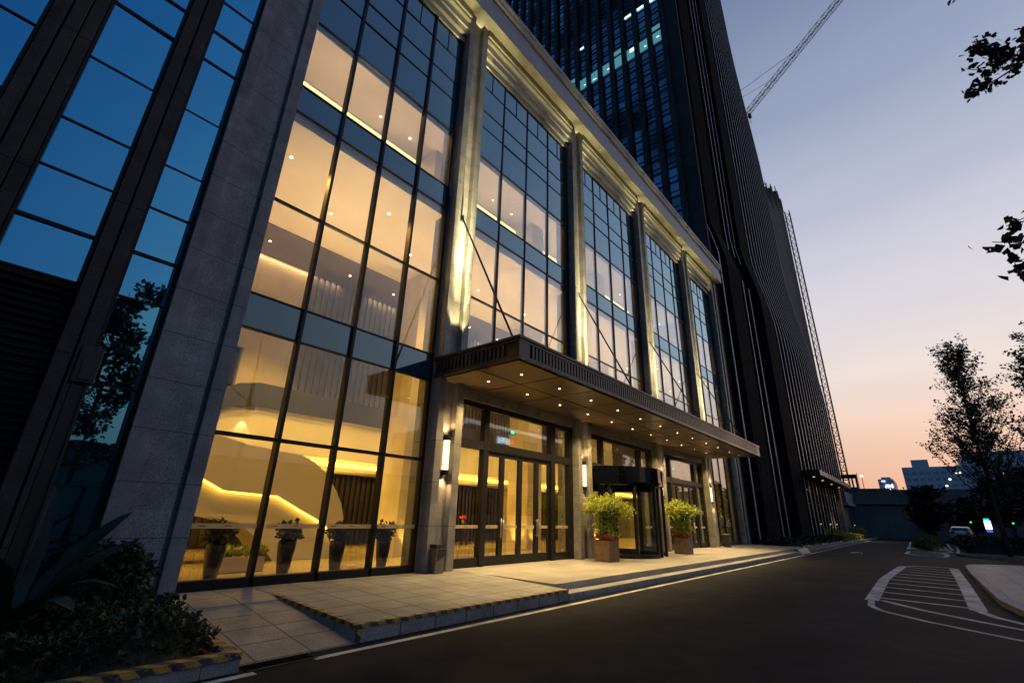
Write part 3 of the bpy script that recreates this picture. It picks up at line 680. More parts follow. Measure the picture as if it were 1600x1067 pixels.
# exit signs
for (x,tx) in((11.6,'near'),(24.8,'far')):
    E=empty('exit_sign',(x,9.9,4.05),f'small green lit running-man exit sign hanging inside the {tx} entrance doors','exit sign')
    MB().box(x-.14,x+.14,9.88,9.92,4.0,4.15).build('sign_box',M['frame'],E)
    gm=M.setdefault('green',emit('green_sign',(.02,.7,.25),2.2)); MB().box(x-.1,x+.1,9.874,9.879,4.02,4.13).build('sign_face',gm,E)
    wm=M.setdefault('pale',emit('pale_sign',(.6,1,.7),1.5)); MB().box(x-.02,x+.02,9.869,9.873,4.06,4.09).lathe(x,9.871,[(0,4.1),(.012,4.105),(0,4.12)],8).box(x-.04,x-.02,9.869,9.873,4.035,4.06).box(x+.02,x+.035,9.869,9.873,4.035,4.06).build('figure',wm,E)
# vases behind the glass
def foliage(mb,c,rx,rz,n,size,rg,up=.3,hollow=.3):
    for _ in range(n):
        while 1:
            p=Vector((rg.uniform(-1,1),rg.uniform(-1,1),rg.uniform(-1,1)))
            if hollow<p.length<1: break
        mb.leaf((c[0]+p.x*rx,c[1]+p.y*rx,c[2]+p.z*rz),size,rg,up)
va0=None
for k,x in enumerate((3.55,4.84,5.96,7.15)):
    if va0 is None:
        va0=empty('vase_planter',(x,10.0,T),'x','planter','tall dark vases behind the lobby glass')
        MB().lathe(x,10,[(0,T+.005),(.1,T+.005),(.13,T+.2),(.165,T+.5),(.175,T+.64),(.15,T+.64),(.14,T+.6),(0,T+.6)],20).build('vase',M['ceramic'],va0,smooth=True)
        mb=MB(); rg=random.Random(3)
        foliage(mb,(x,10,T+.82),.25,.2,230,.11,rg)
        for q in range(9):
            a=rg.uniform(0,6.28); mb.tube([(x,10,T+.6),(x+.12*math.cos(a),10+.12*math.sin(a),T+.75),(x+.2*math.cos(a),10+.2*math.sin(a),T+.86)],.008,4)
        mb.build('foliage',M['shrub'],va0); d=va0
    else:
        d=copy_tree(va0,None,(x,10.0,T)); d.rotation_euler.z=k*1.3
    d['label']=f"dark lobby vase with leafy plant, {['nearest the end pier','second from the end pier','below the lower end of the staircase','beside the uplit column nearest the bin'][k]}"
bx=empty('flower_box',(4.4,11.3,T),'long low box of green bedding plants on the lobby floor behind the first vase','planter')
MB().box(3.95,4.95,11.1,11.5,T+.005,T+.3).build('box',M['stairwhite'],bx,bevel=.02)
mb=MB(); rg=random.Random(5)
for _ in range(500): mb.leaf((rg.uniform(3.95,4.95),rg.uniform(11.08,11.52),T+.3+rg.uniform(0,.16)),.09,rg,.6)
mb.build('foliage',M['yellowleaf'],bx)
tb=empty('console_table',(13.8,15.6,T),'long dark console table with flower vases by the timber wall','table')
MB().box(12.4,15.4,15.3,15.8,T+.72,T+.8).build('table_top',M['darkflute'],tb)
for x in(12.5,15.2):
    for y in(15.35,15.65): MB().box(x,x+.08,y,y+.08,T+.005,T+.72).build('leg',M['darkflute'],tb)
for i,(x,mm_) in enumerate(((12.8,'red'),(13.9,'yellowleaf'),(15.1,'red'))):
    v=empty('flower_vase',(x,15.55,T+.8),f"small vase of {'pink' if mm_=='red' else 'green'} flowers on the dark console table, {['left end','middle','right end'][i]}",'vase')
    MB().lathe(x,15.55,[(0,T+.802),(.05,T+.802),(.07,T+.9),(.035,T+1.0)],12).build('vase',M['steel'],v,smooth=True)
    mb=MB(); foliage(mb,(x,15.55,T+1.12),.14,.12,60,.07,random.Random(i)); mb.build('flowers',M[mm_],v)

# ------------------------------------------------------------------ entrance planters
def planter(x0,y0,lab,seed):
    P_=empty('potted_tree',(x0+.33,y0+.26,T),lab,'potted tree','potted trees by the entrance')
    z=T; s=.64
    mb=MB(); mb.prism([(x0,y0),(x0+s,y0),(x0+s,y0+s*.85),(x0,y0+s*.85)],z,z+.6); mb.build('pot',M['rust'],P_,bevel=.012)
    MB().box(x0+.03,x0+s-.03,y0+.03,y0+s*.85-.03,z+.601,z+.612).build('soil',M['soil'],P_)
    rg=random.Random(seed); mb=MB()
    for _ in range(420):
        mb.leaf((x0+rg.uniform(-.03,s+.03),y0+rg.uniform(-.03,s*.85+.03),z+.62+rg.uniform(0,.12)),.06,rg,.5)
    mb.build('red_flowers',M['red'],P_)
    cx,cy=x0+s/2,y0+.27; tk=MB(); lf=MB()
    tk.tube([(cx,cy,z+.6),(cx-.03,cy+.02,z+1.0),(cx+.02,cy,z+1.45)],[.05,.045,.04],8)
    tk.tube([(cx+.08,cy+.05,z+.6),(cx+.06,cy,z+1.1),(cx+.1,cy,z+1.5)],[.035,.03,.03],8)
    for q in range(26):
        a=rg.uniform(0,6.28); r=rg.uniform(.25,.72)
        hz=z+1.5+(.72-r)*.75+rg.uniform(-.1,.14); zs=z+rg.uniform(.85,1.35)
        e=(cx+r*math.cos(a),cy+r*math.sin(a),hz)
        tk.tube([(cx,cy,zs),(cx+.5*r*math.cos(a),cy+.5*r*math.sin(a),(zs+hz)/2+.14),e],[.02,.012,.006],5)
        for _ in range(120):
            lf.leaf((e[0]+rg.gauss(0,.13),e[1]+rg.gauss(0,.13),e[2]+rg.gauss(0,.07)-.02),.085,rg,-.45)
    for _ in range(900):
        a=rg.uniform(0,6.28); r=rg.uniform(.1,.42); lf.leaf((cx+r*math.cos(a),cy+r*math.sin(a),z+rg.uniform(.72,1.45)),.085,rg,-.5)
    tk.build('trunk',M['bark'],P_,smooth=True); lf.build('crown',M['leaf'],P_)
planter(13.98,7.82,'small ficus tree with red flowers in rusty square pot left of the revolving door',11)
planter(20.1,7.72,'small ficus tree with red flowers in rusty square pot right of the revolving door',12)
# steel bin between the pillar fins
bn=empty('litter_bin',(7.72,8.7,T),'slim steel litter bin with black ash tray against the near pillar','bin')
MB().box(7.60,7.86,8.62,8.84,T+.005,T+.52).build('body',M['darksteel'],bn,bevel=.01)
MB().box(7.595,7.865,8.615,8.845,T+.521,T+.6).build('ash_tray',M['black'],bn)
MB().slab([(7.65,T+.26),(7.85,T+.36),(7.85,T+.5),(7.65,T+.5)],8.612,8.619).build('opening',M['black'],bn)
cb=empty('control_cabinet',(28.2,8.7,T),'small dark cabinet with pale top beside the farthest pillar','cabinet')
MB().box(27.9,28.2,8.45,8.75,T+.005,T+.62).build('body',M['bronze'],cb,bevel=.01); MB().box(27.88,28.22,8.43,8.77,T+.621,T+.65).build('lid',M['cornice'],cb)
# doorstops of light: bright floor lamp by the door
# ------------------------------------------------------------------ dark wing on the left
Wg=empty('stone_wing',(-1,9.2,0),'dark stone wing with narrow columns of blue mirror windows left of the hotel','building')
def dpier(x,wd,yf=8.9): return MB().box(x,x+wd*.46,yf,9.75,0,20).box(x+wd*.46,x+wd*.54,yf+.09,9.74,0,20).box(x+wd*.54,x+wd,yf,9.75,0,20).build('pier',M['darkstone'],Wg,bevel=.006)
dpier(.5,.38); dpier(-1.02,.36); dpier(-2.5,.38); dpier(-4,.38)
ZW=[20,18.6,17.3,16.0,14.7,13.4,12.6,11.45,10.59,9.81,8.5,7.2,6.3,5.42,4.63]
def wincol(x0,x1,zbot,split=True,yg=9.12,zl=ZW):
    fr=MB(); fr.box(x0,x0+.045,9.0,9.3,zbot,20).box(x1-.045,x1,9.0,9.3,zbot,20)
    for z in zl:
        if z>zbot-.01 and z<19.9: h_=.028 if abs(z-9.81)<.02 or abs(z-10.59)<.02 or abs(z-5.42)<.02 else .013; fr.box(x0+.046,x1-.046,9.095,9.25,z-h_,z+h_)
    o=fr.build('window',M['frame'],Wg)
    zs=[z for z in zl if z>zbot-.01]
    if zbot<zs[-1]-.02: zs.append(zbot)
    for a,b in zip(zs,zs[1:]): MB().box(x0+.03,x1-.03,yg,yg+.02,b+.01,a-.01).tilt(.022).build('pane',M['mirror'],o)
    return o
wincol(.90,1.585,.35,zl=ZW+[3.2,1.75])
wincol(-.47,.49,4.62); wincol(-2.1,-1.04,6.1,zl=ZW); wincol(-3.6,-2.52,6.1)
mb=MB()
for x0,x1,zt in((-.60,.495,4.57),(-2.1,-1.03,6.05),(-3.6,-2.5,6.05)):
    z=.1
    while z<zt-.05: mb.xslab([(9.05,z),(9.16,z+.01),(9.16,z+.10),(9.10,z+.10)],x0,x1); z+=.11
mb.build('louvre_wall',M['matte'],Wg)
MB().box(-6,1.58,9.76,20,0,20).build('wall',M['black'],Wg)
MB().box(-.64,-.48,8.95,9.5,0,20).build('reveal',M['darkstone'],Wg)
MB().box(.88,.90,8.95,9.5,0,20).box(1.585,1.598,8.9,9.5,0,20).build('reveal',M['frame'],Wg)

# ------------------------------------------------------------------ tower
TW=empty('office_tower',(60,20,0),'dark high-rise tower with blue glass side, pale vertical fins and flared foot','tower')
def smooth(t): t=max(0,min(1,t)); return t*t*(3-2*t)
def yf(z,x=84):
    u=max(0,min(1,(x-41.5)/42.5)); return 9.0+(.9+1.3*u)*smooth((z-22+5*u)/(4.5+22*u))
def kx(z): return 0 if z<58 else (.02+.27*smooth((z-58)/30)+ (.002*(z-88) if z>88 else 0))
def tx(x,z): return x if x<50 else x-(x-50)*kx(z)
ZS=[0,8,14,18,20,22,24,26,28,30,32,34,36,39,42,46,52,58,64,70,76,82,88,100,115,130]
def ribbon(mb,x0,x1,off,zs,dep=None):
    """vertical band following the flared face, standing off it"""
    for a,b in zip(zs,zs[1:]):
        P=[(tx(x0,a),yf(a,x0)-off,a),(tx(x1,a),yf(a,x1)-off,a),(tx(x1,b),yf(b,x1)-off,b),(tx(x0,b),yf(b,x0)-off,b)]
        mb.quad(*P); dd=off if dep is None else dep
        if dd>.01:
            Q=[(p[0],p[1]+dd,p[2]) for p in P]
            mb.quad(Q[0],P[0],P[3],Q[3]); mb.quad(P[1],Q[1],Q[2],P[2])
mb=MB()
for q in range(20): ribbon(mb,34.3+2.485*q,34.3+2.485*(q+1),0,ZS)
# right side and roof of the tower
for a,b in zip(ZS,ZS[1:]): mb.quad((tx(84,a),yf(a),a),(tx(84,a),34,a),(tx(84,b),34,b),(tx(84,b),yf(b),b))
mb.quad((34.3,9,130),(84,9,130),(84,34,130),(34.3,34,130)); mb.box(34.6,83,34,34.3,0,130)
mb.build('tower_wall',M['matte'],TW)
mb=MB()
for a,b in zip(ZS,ZS[1:]): pass
finm=mat('fin_metal',(.42,.40,.39),(.5,.48,.46),3,.5,metal=.05); M['fin']=finm
FB=MB()
def fin(mb,x,w_,d_,z0=0,z1=130):
    zz=[z for z in ZS if z0<=z<=z1]; ribbon(mb,x,x+w_,d_+.05,zz,.05); ribbon(FB,x+.01,x+w_-.01,d_,zz)
mb=MB()
for x in(41.6,43.6): fin(mb,x,.14,.35,0,22)
for x in(40.6,42.4,44.2,46): fin(mb,x,.13,.3,26)
fin(mb,35.3,.16,.25)
x=51.5
while x<84: fin(mb,x,.2,.4,0,130); x+=2.05
mb.build('fin_edges',M['fin'],TW); FB.build('fins',M['matte'],TW)
# pilaster slabs between the fin groups
mb=MB(); ribbon(mb,36.6,40.2,.5,ZS); ribbon(mb,46.6,51,.7,ZS); mb.build('blind_panels',M['matte'],TW)
# left glazed face at x=34
fr=MB(); gl=MB(); 
fr.box(34.0,34.29,9.0,10.2,0,130)
y=10.2; pier=M['darkstone']; pm=MB()
cells=[]
while y<34:
    pm.box(33.75,34.28,y,y+.5,18,130); gl.box(34.1,34.27,y+.5,y+1.45,18,130); cells.append(y+.5); y+=1.45
pm.build('pier_row',M['darkstone'],TW); glo=gl.build('side_glazing',M['towerglass'],TW)
tr=MB(); z=20
while z<100:
    for yy in cells: tr.box(34.04,34.095,yy,yy+.95,z,z+.16); tr.box(34.04,34.095,yy,yy+.95,z+.62,z+.66)
    z+=1.55
tr.build('transoms',M['frame'],glo)
fr.build('corner_pier',M['darkstone'],TW)
le=emit('office_light',(.55,.95,1),1.8); le2=emit('office_glow',(.12,.42,.5),.6)
a=MB(); b=MB(); rg=random.Random(21)
for yy in cells:
    if 9.9<yy<25:
        b.box(34.02,34.035,yy+.02,yy+.93,46.7,48.15); b.box(34.02,34.035,yy+.02,yy+.93,48.5,49.1) if rg.random()<.4 else None
        if rg.random()<.75: 
            u=rg.uniform(.05,.4); zq=46.9+rg.uniform(0,.9); a.box(34.0,34.015,yy+u,yy+u+rg.uniform(.2,.5),zq,zq+rg.choice((.12,.15,.5)))
    if 9.9<yy<15: a.box(34.0,34.015,yy+.1,yy+.85,52.9,53.25)
    elif yy<20 and rg.random()<.4: a.box(34.0,34.015,yy+.3,yy+.8,52.9,53.2)
for mbx,mm_ in((a,le),(b,le2)):
    for q in range(len(mbx.v)//8):
        o_=MB(); o_.v=mbx.v[q*8:q*8+8]; o_.f=mbx.f[:6]; o_.build('lit_window',mm_,TW)
# entrance canopy and glazed base of the tower
cy=MB().box(52.5,75,7.0,8.9,5.9,6.35).build('base_canopy',M['bronze'],TW)
rg=random.Random(2)
MB().box(53.5,73.5,8.86,8.93,.2,5.88).build('base_glazing',M['basew'] if 'basew' in M else M['darkflute'],TW)
mb=MB(); 
for k in range(12): mb.box(54+1.7*k,54.12+1.7*k,8.7,8.85,.2,5.88)
mb.build('base_mullions',M['bronze'],TW)
mb=MB().box(54,73,8.74,8.85,3.4,3.5).box(54,73,8.74,8.85,4.7,4.78); mb.build('base_rail',M['cornice'],TW)
MB().box(73.6,75.2,8.2,8.95,.2,5.88).build('end_pier',M['granite'],TW)
for x in(55,60,66,72): 
    MB().lathe(x,7.9,[(0,5.89),(.12,5.89)],10).build('canopy_lamp',M['lampglow'],TW); lamp('SPOT','tower_canopy_light',(x,7.9,5.86),60,YEL,angle=110)
lamp('SPOT','bed_light',(66,7.0,4.8),900,(1,.75,.3),(.1,-.1,-1),angle=100)
# ------------------------------------------------------------------ second tower with netting, hoist mast, crane
T2=empty('netted_tower',(100,15,0),'unfinished high-rise wrapped in dark green scaffold netting behind the finned tower','tower')
M['net']=mat('netting',(.018,.032,.032),(.035,.055,.055),.6,.9,joint=[('Z',1.6,.2,.09),('Y',1.4,.1,.05)],jdark=.45)
mb=MB().box(90,96,11.7,24,0,64.8).box(96,103,11.72,24,0,68.4).box(103,110,11.7,24,0,72); mb.build('netted_wall',M['net'],T2)
mb=MB(); rg=random.Random(9)
for k in range(34):
    x=90+k*.6; z=64.8 if x<96 else(68.4 if x<103 else 72); mb.box(x,x+.09,11.6,11.69,z-2,z+rg.uniform(.5,2.4))
for k in range(12): mb.box(89.85,89.95,11.9+k*1.0,12.0+k*1.0,2,64.8+rg.uniform(.3,2))
for k in range(40): mb.box(89.8,89.9,11.6,24,3+k*1.6,3.08+k*1.6)
mb.build('scaffold_poles',M['frame'],T2)
HM=empty('hoist_mast',(110,10.9,0),'thin lattice hoist mast standing beside the netted tower','hoist mast')
def lattice(mb,a,b,wd,step,r):
    a=Vector(a);b=Vector(b);d=(b-a);n=int(d.length/step);d.normalize()
    u=d.cross(Vector((0,1,.1))).normalized()*wd/2; v=d.cross(u).normalized()*wd/2
    C=[u+v,u-v,-u-v,-u+v]
    for c_ in C: mb.tube([a+c_,b+c_],r,4)
    for i in range(n):
        p=a+(b-a)*(i/n); q=a+(b-a)*((i+1)/n)
        for k in range(4): mb.tube([p+C[k],q+C[(k+1)%4]],r*.6,3); mb.tube([p+C[k],p+C[(k+1)%4]],r*.6,3)
mb=MB(); lattice(mb,(110,10.7,3),(110,11.0,70),.9,1.6,.09); mb.build('lattice_mast',M['bark'],HM)
mb=MB()
for k in range(10): mb.box(109.9,110,11.2,11.75,8+k*6.6,8.15+k*6.6)
mb.build('wall_tie',M['frame'],HM)
CR=empty('tower_crane',(100,17.3,0),'tower crane with long raised lattice jib reaching over the netted tower','crane')
j0=Vector((100,14.2,93.4)); j1=Vector((100,-8.4,112.9)); dj=(j1-j0)
pv=j0-dj*.14
mb=MB(); lattice(mb,pv,j1+dj*.25,1.05,1.9,.07); mb.build('jib',M['frame'],CR)
mb=MB(); lattice(mb,(100,pv.y+.3,40),(100,pv.y+.3,pv.z),1.6,2.4,.12); mb.build('mast',M['frame'],CR)
ap=pv+Vector((0,3,9)); mb=MB().tube([pv,ap],.2,6).tube([ap,j0+dj*.55+Vector((0,0,.8))],.07,4).tube([ap+Vector((0,0,-1.2)),j0+dj*.3+Vector((0,0,.7))],.05,4); mb.build('stay_cable',M['frame'],CR)
MB().box(99.6,100.4,j0.y-1.2,j0.y-.6,j0.z-1.2,j0.z-.2).tube([(100,j0.y-.9,j0.z-1.2),(100,j0.y-.9,j0.z-3)],.05,4).build('hook_block',M['frame'],CR)

# ------------------------------------------------------------------ wall at the road's end, gate, city
OW=empty('retaining_wall',(86,-10,0),'long dark concrete overpass wall closing the end of the road','wall')
MB().box(86,88,-45,9.4,0,4.6).build('wall_face',M['concrete'],OW)
MB().box(85.7,88,-45,9.4,4.6,6.38).build('parapet',M['concrete'],OW)
MB().box(85.55,88,-45,9.4,4.45,4.6).build('ledge',M['kerb'],OW)
MB().box(85.6,86.2,7.0,9.6,6.38,6.75).box(85.6,86.2,3.5,7,6.38,6.55).build('coping',M['concrete'],OW)
GH=empty('gatehouse',(80,9,0),'low grey gatehouse with stepped cap and dark doorway at the tower foot','gatehouse')
MB().box(76.5,84.5,8.4,14,0,4.0).build('wall',M['concrete'],GH); MB().box(76.3,84.8,7.9,14,4.35,5.7).build('upper_wall',M['concrete'],GH)
MB().box(76.3,85.0,7.7,14,4.0,4.34).build('cap',M['cornice'],GH); MB().box(81.2,82.8,8.36,8.399,.1,3.4).build('doorway',M['black'],GH)
PF=empty('portal_frame',(90,9,6),'dark steel portal frame standing on top of the overpass wall','frame')
mb=MB().box(88.2,88.8,7.2,10.4,8.2,8.75).box(88.2,88.6,7.2,7.45,5.5,8.2).box(88.2,88.6,7.75,7.95,5.5,8.2); mb.build('beam',M['frame'],PF)
def city(name,x,y0,y1,z1,lab,steps=(),m='city'):
    C_=empty(name,(x,(y0+y1)/2,0),lab,'building')
    mb=MB().box(x,x+25,y0,y1,0,z1)
    for a,b,z in steps: mb.box(x+.5,x+20,a,b,z1,z)
    mb.build('wall',M[m],C_)
    w_=MB(); rg=random.Random(int(z1*7)); 
    z=4.0
    while z<z1-1.2:
        y=y0+.8
        while y<y1-1: w_.box(x-.06,x-.01,y,y+1.1,z,z+.8); y+=1.8
        z+=1.9
    w_.build('window_rows',M['citywin'],C_)
    l_=MB()
    for _ in range(4):
        y=rg.uniform(y0+1,y1-2); z=4+1.9*rg.randint(4,max(5,int((z1-4)/1.9)-1)); l_.box(x-.12,x-.07,y,y+.5,z+.1,z+.5)
    l_.build('lit_window',M['citylit'],C_); return C_
M['city']=mat('city_wall',(.50,.50,.54),(.58,.58,.6),.2,.8); M['citywin']=mat('city_window',(.28,.3,.36),(.34,.36,.42),.3,.5); M['citylit']=emit('city_light',(1,.85,.6),4)  # distance haze is put into these lightened, bluish wall and window colours
city('office_block',200,-11,3.9,19.6,'distant grey-blue office block with stepped roof above the overpass wall',((-3,1.2,21.9),))
city('office_block',210,-40,-11.6,24.6,'distant taller office block half hidden behind the big tree')
cb2=city('commercial_building',215,7.3,11.6,17.2,'small distant block with a white lit sign beyond the wall',((8,10.6,17.9),))
sg=MB(); rg=random.Random(4)
for k in range(4):
    y=9.9-k*.62
    for _ in range(7):
        a=rg.uniform(0,.3); zz=14.2+rg.uniform(0,1.1)
        if rg.random()<.5: sg.box(214.8,214.9,y-.45,y+.02,zz,zz+.14)
        else: sg.box(214.8,214.9,y-a-.12,y-a,14.2,15.5)
sg.box(214.8,214.9,9.6,10.6,16.3,16.7); sg.build('lit_sign',emit('blue_white_sign',(.6,.7,1),2.5),cb2)
lpm=emit('far_lamp',(1,.7,.4),12)
for i,(y,x) in enumerate(((11.2,150),)):
    o=empty('street_lamp',(x,y,0),'tiny distant street lamp glowing above the overpass wall','street lamp')
    MB().tube([(x,y,0),(x,y,13.2)],.08,6).build('pole',M['frame'],o); MB().lathe(x,y,[(0,13.1),(.25,13.2),(.25,13.4),(0,13.5)],8).build('lamp_head',lpm,o)
    MB().tube([(x,y+.9,0),(x,y+.9,14.2)],.06,6).build('pole',M['frame'],o)

# ------------------------------------------------------------------ vegetation
def tree(name,lab,x,y,h,crown_r,z0,seed,lm='treeleaf',lean=(0,0),nb=34,nl=9000,ls=.2,trunk=.14,upright=1.6,cat='tree',group=None):
    rg=random.Random(seed); o=empty(name,(x,y,0),lab,cat,group); tk=MB(); lf=MB()
    top=Vector((x+lean[0],y+lean[1],h))
    base=Vector((x,y,0)); P=[base.lerp(top,t)+Vector((rg.gauss(0,.06),rg.gauss(0,.06),0))*(t>0) for t in(0,.2,.4,.6,.8,1)]
    tk.tube(P,[trunk,trunk*.85,trunk*.65,trunk*.45,trunk*.25,.015],8)
    tips=[]
    for k in range(nb):
        t=rg.uniform(z0/h,.93); s=base.lerp(top,t); a=rg.uniform(0,6.283)
        ln=crown_r*(1.15-.75*(t-z0/h)/(1-z0/h))*rg.uniform(.55,1.15)
        d=Vector((math.cos(a),math.sin(a),upright*rg.uniform(.5,1.1))).normalized()
        m1=s+d*ln*.5+Vector((0,0,-.04*ln)); e=s+d*ln+Vector((rg.gauss(0,.1),rg.gauss(0,.1),.15*ln))
        tk.tube([s,m1,e],[trunk*.3*(1.1-t),trunk*.18*(1.1-t)+.008,.006],5); tips.append((s,m1,e))
        for q in range(4):
            u=rg.uniform(.3,.95); b=s.lerp(e,u); a2=rg.uniform(0,6.283); e2=b+Vector((math.cos(a2),math.sin(a2),rg.uniform(.2,1.3))).normalized()*ln*rg.uniform(.2,.4)
            tk.tube([b,e2],[.012,.004],4); tips.append((b,b.lerp(e2,.5),e2))
    per=max(3,int(nl/len(tips)))
    for s,m1,e in tips:
        L_=(e-s).length
        for q in range(int(per*(0.4+L_/crown_r*1.3))):
            u=rg.random()**.7; p=s.lerp(m1,u*2) if u<.5 else m1.lerp(e,u*2-1)
            p=p+Vector((rg.gauss(0,.11),rg.gauss(0,.11),rg.gauss(0,.09)))*(.5+ls*3)
            lf.leaf(p,ls,rg,.1)
    tk.build('trunk',M['bark'],o,smooth=True); lf.build('crown',M[lm],o); return o
tree('tree','tall upright tree with dark open crown on the right verge, nearest the road',40,-3.0,12.6,3.3,2.6,31,nb=110,nl=14000,ls=.135,lean=(0,-.3),upright=1.7)
tree('tree','tall dark tree cut off by the right edge of the photo',43,-7.4,14.2,3.6,3,32,nb=80,nl=12000,ls=.16,upright=1.7)
tree('tree','bushy low dark tree before the overpass wall behind the grassy mound',68,.1,5.4,2.3,.7,33,lm='darkleaf',nb=44,nl=9000,ls=.3,upright=.8)
tree('tree','dark tree behind the parked white car',76,-6.5,6.2,3.4,1.4,34,lm='darkleaf',nb=40,nl=7000,ls=.34,upright=.9)
tree('tree','dark spreading tree right of the lit screen',62,-8.6,6.8,3.6,1.0,35,lm='darkleaf',nb=44,nl=8000,ls=.32,upright=.9)
tree('tree','broad dark tree filling the gap beside the overpass wall',80,-3.6,5.0,2.4,1.0,37,lm='darkleaf',nb=34,nl=5000,ls=.3,upright=.7)
# trees across the road, seen reflected in the blue windows
tree('tree','slender tree across the road whose outline shows reflected in the dark wing window',4.0,-10,12.3,3.0,2.5,36,nb=44,nl=6500,ls=.24,upright=1.2)
def hedge(name,lab,x0,x1,y0,y1,z0,z1,n,ls,m,seed,cat='hedge',dome=False,kind=None,up=.5):
    rg=random.Random(seed); mb=MB()
    cx,cy=(x0+x1)/2,(y0+y1)/2
    def top(x,y):
        if dome:
            r=((x-cx)/((x1-x0)/2))**2+((y-cy)/((y1-y0)/2))**2
            return z0+(z1-z0)*max(0,1-r)**.5
        return z1+.06*math.sin(x*5+y*3)+.05*math.sin(y*7-x*2.3)
    # inner body
    nx=max(3,int((x1-x0)/.3)); ny=max(3,int((y1-y0)/.3)); nx=min(nx,60)
    V=[]
    for i in range(nx+1):
        for j in range(ny+1):
            x=x0+(x1-x0)*i/nx; y=y0+(y1-y0)*j/ny; e=(i in(0,nx))or(j in(0,ny)); V.append((x,y,z0 if e else max(z0,top(x,y)-.1)))
    mb.v+=V
    for i in range(nx):
        for j in range(ny): a=i*(ny+1)+j; mb.f.append((a,a+ny+1,a+ny+2,a+1))
    for _ in range(n):
        x=rg.uniform(x0,x1); y=rg.uniform(y0,y1); t=top(x,y)
        if dome and t<=z0+.02: continue
        edge=min(x-x0,x1-x,y-y0,y1-y); zz=t-rg.random()**2*(t-z0) if edge<.25 else t+rg.gauss(0,.04)-.03
        mb.leaf((x,y,max(z0,zz)),ls,rg,up)
    o=mb.build(name,M[m]); tag(o,lab,cat,kind=kind); return o
hedge('shrub_hedge','low dark shrubs filling the striped-kerb bed in the lower left',-4.5,2.28,5.8,8.6,.12,.42,46000,.055,'shrub',41,cat='shrubs')
def bush(lab,c,r,h,n,ls,m,seed,name='bush'):
    rg=random.Random(seed); o=empty(name,(c[0],c[1],c[2]),lab,'bush'); mb=MB(); tk=MB()
    for q in range(14):
        a=rg.uniform(0,6.28); e=(c[0]+r*.8*math.cos(a)*rg.random(),c[1]+r*.8*math.sin(a),c[2]+h*rg.uniform(.5,.95)); tk.tube([c,e],[.015,.004],4)
    foliage(mb,(c[0],c[1],c[2]+h*.5),r,h*.5,n,ls,rg,.4,.2); tk.build('stems',M['bark'],o); mb.build('foliage',M[m],o); return o
bush('taller dark shrub against the foot of the granite end pier',(1.75,8.3,.12),.5,.95,1300,.1,'shrub',42)
bush('loose dark shrub at the left edge of the striped-kerb bed',(.2,6.7,.12),.45,.75,900,.1,'darkleaf',43)
# banana plant
bp=empty('banana_plant',(.75,6.9,.12),'dark broad-leaved banana plant rising from the corner bed','plant')
def bleaf(base,tip,wd,sag,nt_=10):
    mb=MB(); base=Vector(base);tip=Vector(tip); d=tip-base; sd=d.cross(Vector((0,0,1))).normalized(); rg=random.Random(int(wd*1000)+int(abs(tip.x)*10))
    rows=[]
    for i in range(nt_+1):
        t=i/nt_; c_=base+d*t+Vector((0,0,sag*math.sin(PI*t))); ww=wd*math.sin(PI*min(1,.12+t*.88))**.7*(1 if i%2 else .86)*rg.uniform(.85,1.05)
        rows.append((c_-sd*ww+Vector((0,0,.25*ww)),c_,c_+sd*ww+Vector((0,0,.25*ww))))
    for a,b in zip(rows,rows[1:]):
        mb.quad(tuple(a[0]),tuple(a[1]),tuple(b[1]),tuple(b[0])); mb.quad(tuple(a[1]),tuple(a[2]),tuple(b[2]),tuple(b[1]))
    return mb
for i,(tp,wd,sg_) in enumerate((((1.62,7.5,1.45),.15,.12),((1.75,7.6,1.12),.12,.1),((1.5,6.6,.72),.14,.2),((.3,6.1,1.1),.14,.2),((-.2,7.2,1.5),.15,.2),((.9,7.9,1.7),.13,.1),((1.1,6.1,.62),.13,.18),((.1,6.3,.6),.13,.2))):
    bleaf((.75,6.9,.35),tp,wd,sg_).build('leaf',M['banana'],bp,smooth=True)
MB().tube([(.75,6.9,.1),(.75,6.9,.55)],[.07,.05],8).build('stem',M['banana'],bp)
# beds along the tower foot
hedge('hedge','dark low hedge along the foot of the finned tower',34.2,56,6.6,8.6,.12,.5,9000,.14,'darkleaf',44)
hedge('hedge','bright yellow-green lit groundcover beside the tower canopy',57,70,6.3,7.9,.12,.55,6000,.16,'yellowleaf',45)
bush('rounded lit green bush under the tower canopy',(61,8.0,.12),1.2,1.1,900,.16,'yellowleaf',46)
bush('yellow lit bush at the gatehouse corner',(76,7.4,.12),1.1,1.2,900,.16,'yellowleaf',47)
hedge('grass_mound','low domed green mound on the traffic island between white lines',48.5,64,-.55,1.7,.02,.95,16000,.10,'mound',48,cat='mound',dome=True)
hedge('hedge','long dark clipped hedge on the right verge before the parking area',43,60,-10,-1.25,.16,.78,14000,.2,'darkleaf',49)
# ginkgo branches overhead
gk=empty('ginkgo_tree',(8.2,-4.6,0),'ginkgo tree out of frame whose leafy branch tips hang in at the upper right','tree')
tk=MB(); lf=MB(); rg=random.Random(51)
tk.tube([(8.2,-4.6,0),(8.1,-4.5,3),(8.0,-4.2,6.2),(7.9,-4.2,9)],[.16,.13,.1,.04],10)
def twig(pts,r,n,ls=.085,spread=.05):
    tk.tube(pts,[r,r*.6,.004] if len(pts)==3 else r,6)
    for _ in range(n):
        u=rg.random()**.75*(len(pts)-1); i=min(int(u),len(pts)-2); p=Vector(pts[i]).lerp(Vector(pts[i+1]),u-i)
        lf.leaf(p+Vector((rg.gauss(0,spread),rg.gauss(0,spread),rg.gauss(0,spread))),ls,rg,.1,fan=True)
twig([(8.0,-4.2,6.0),(6.6,-2.3,6.15),(6.0,-1.72,6.22)],.03,18)
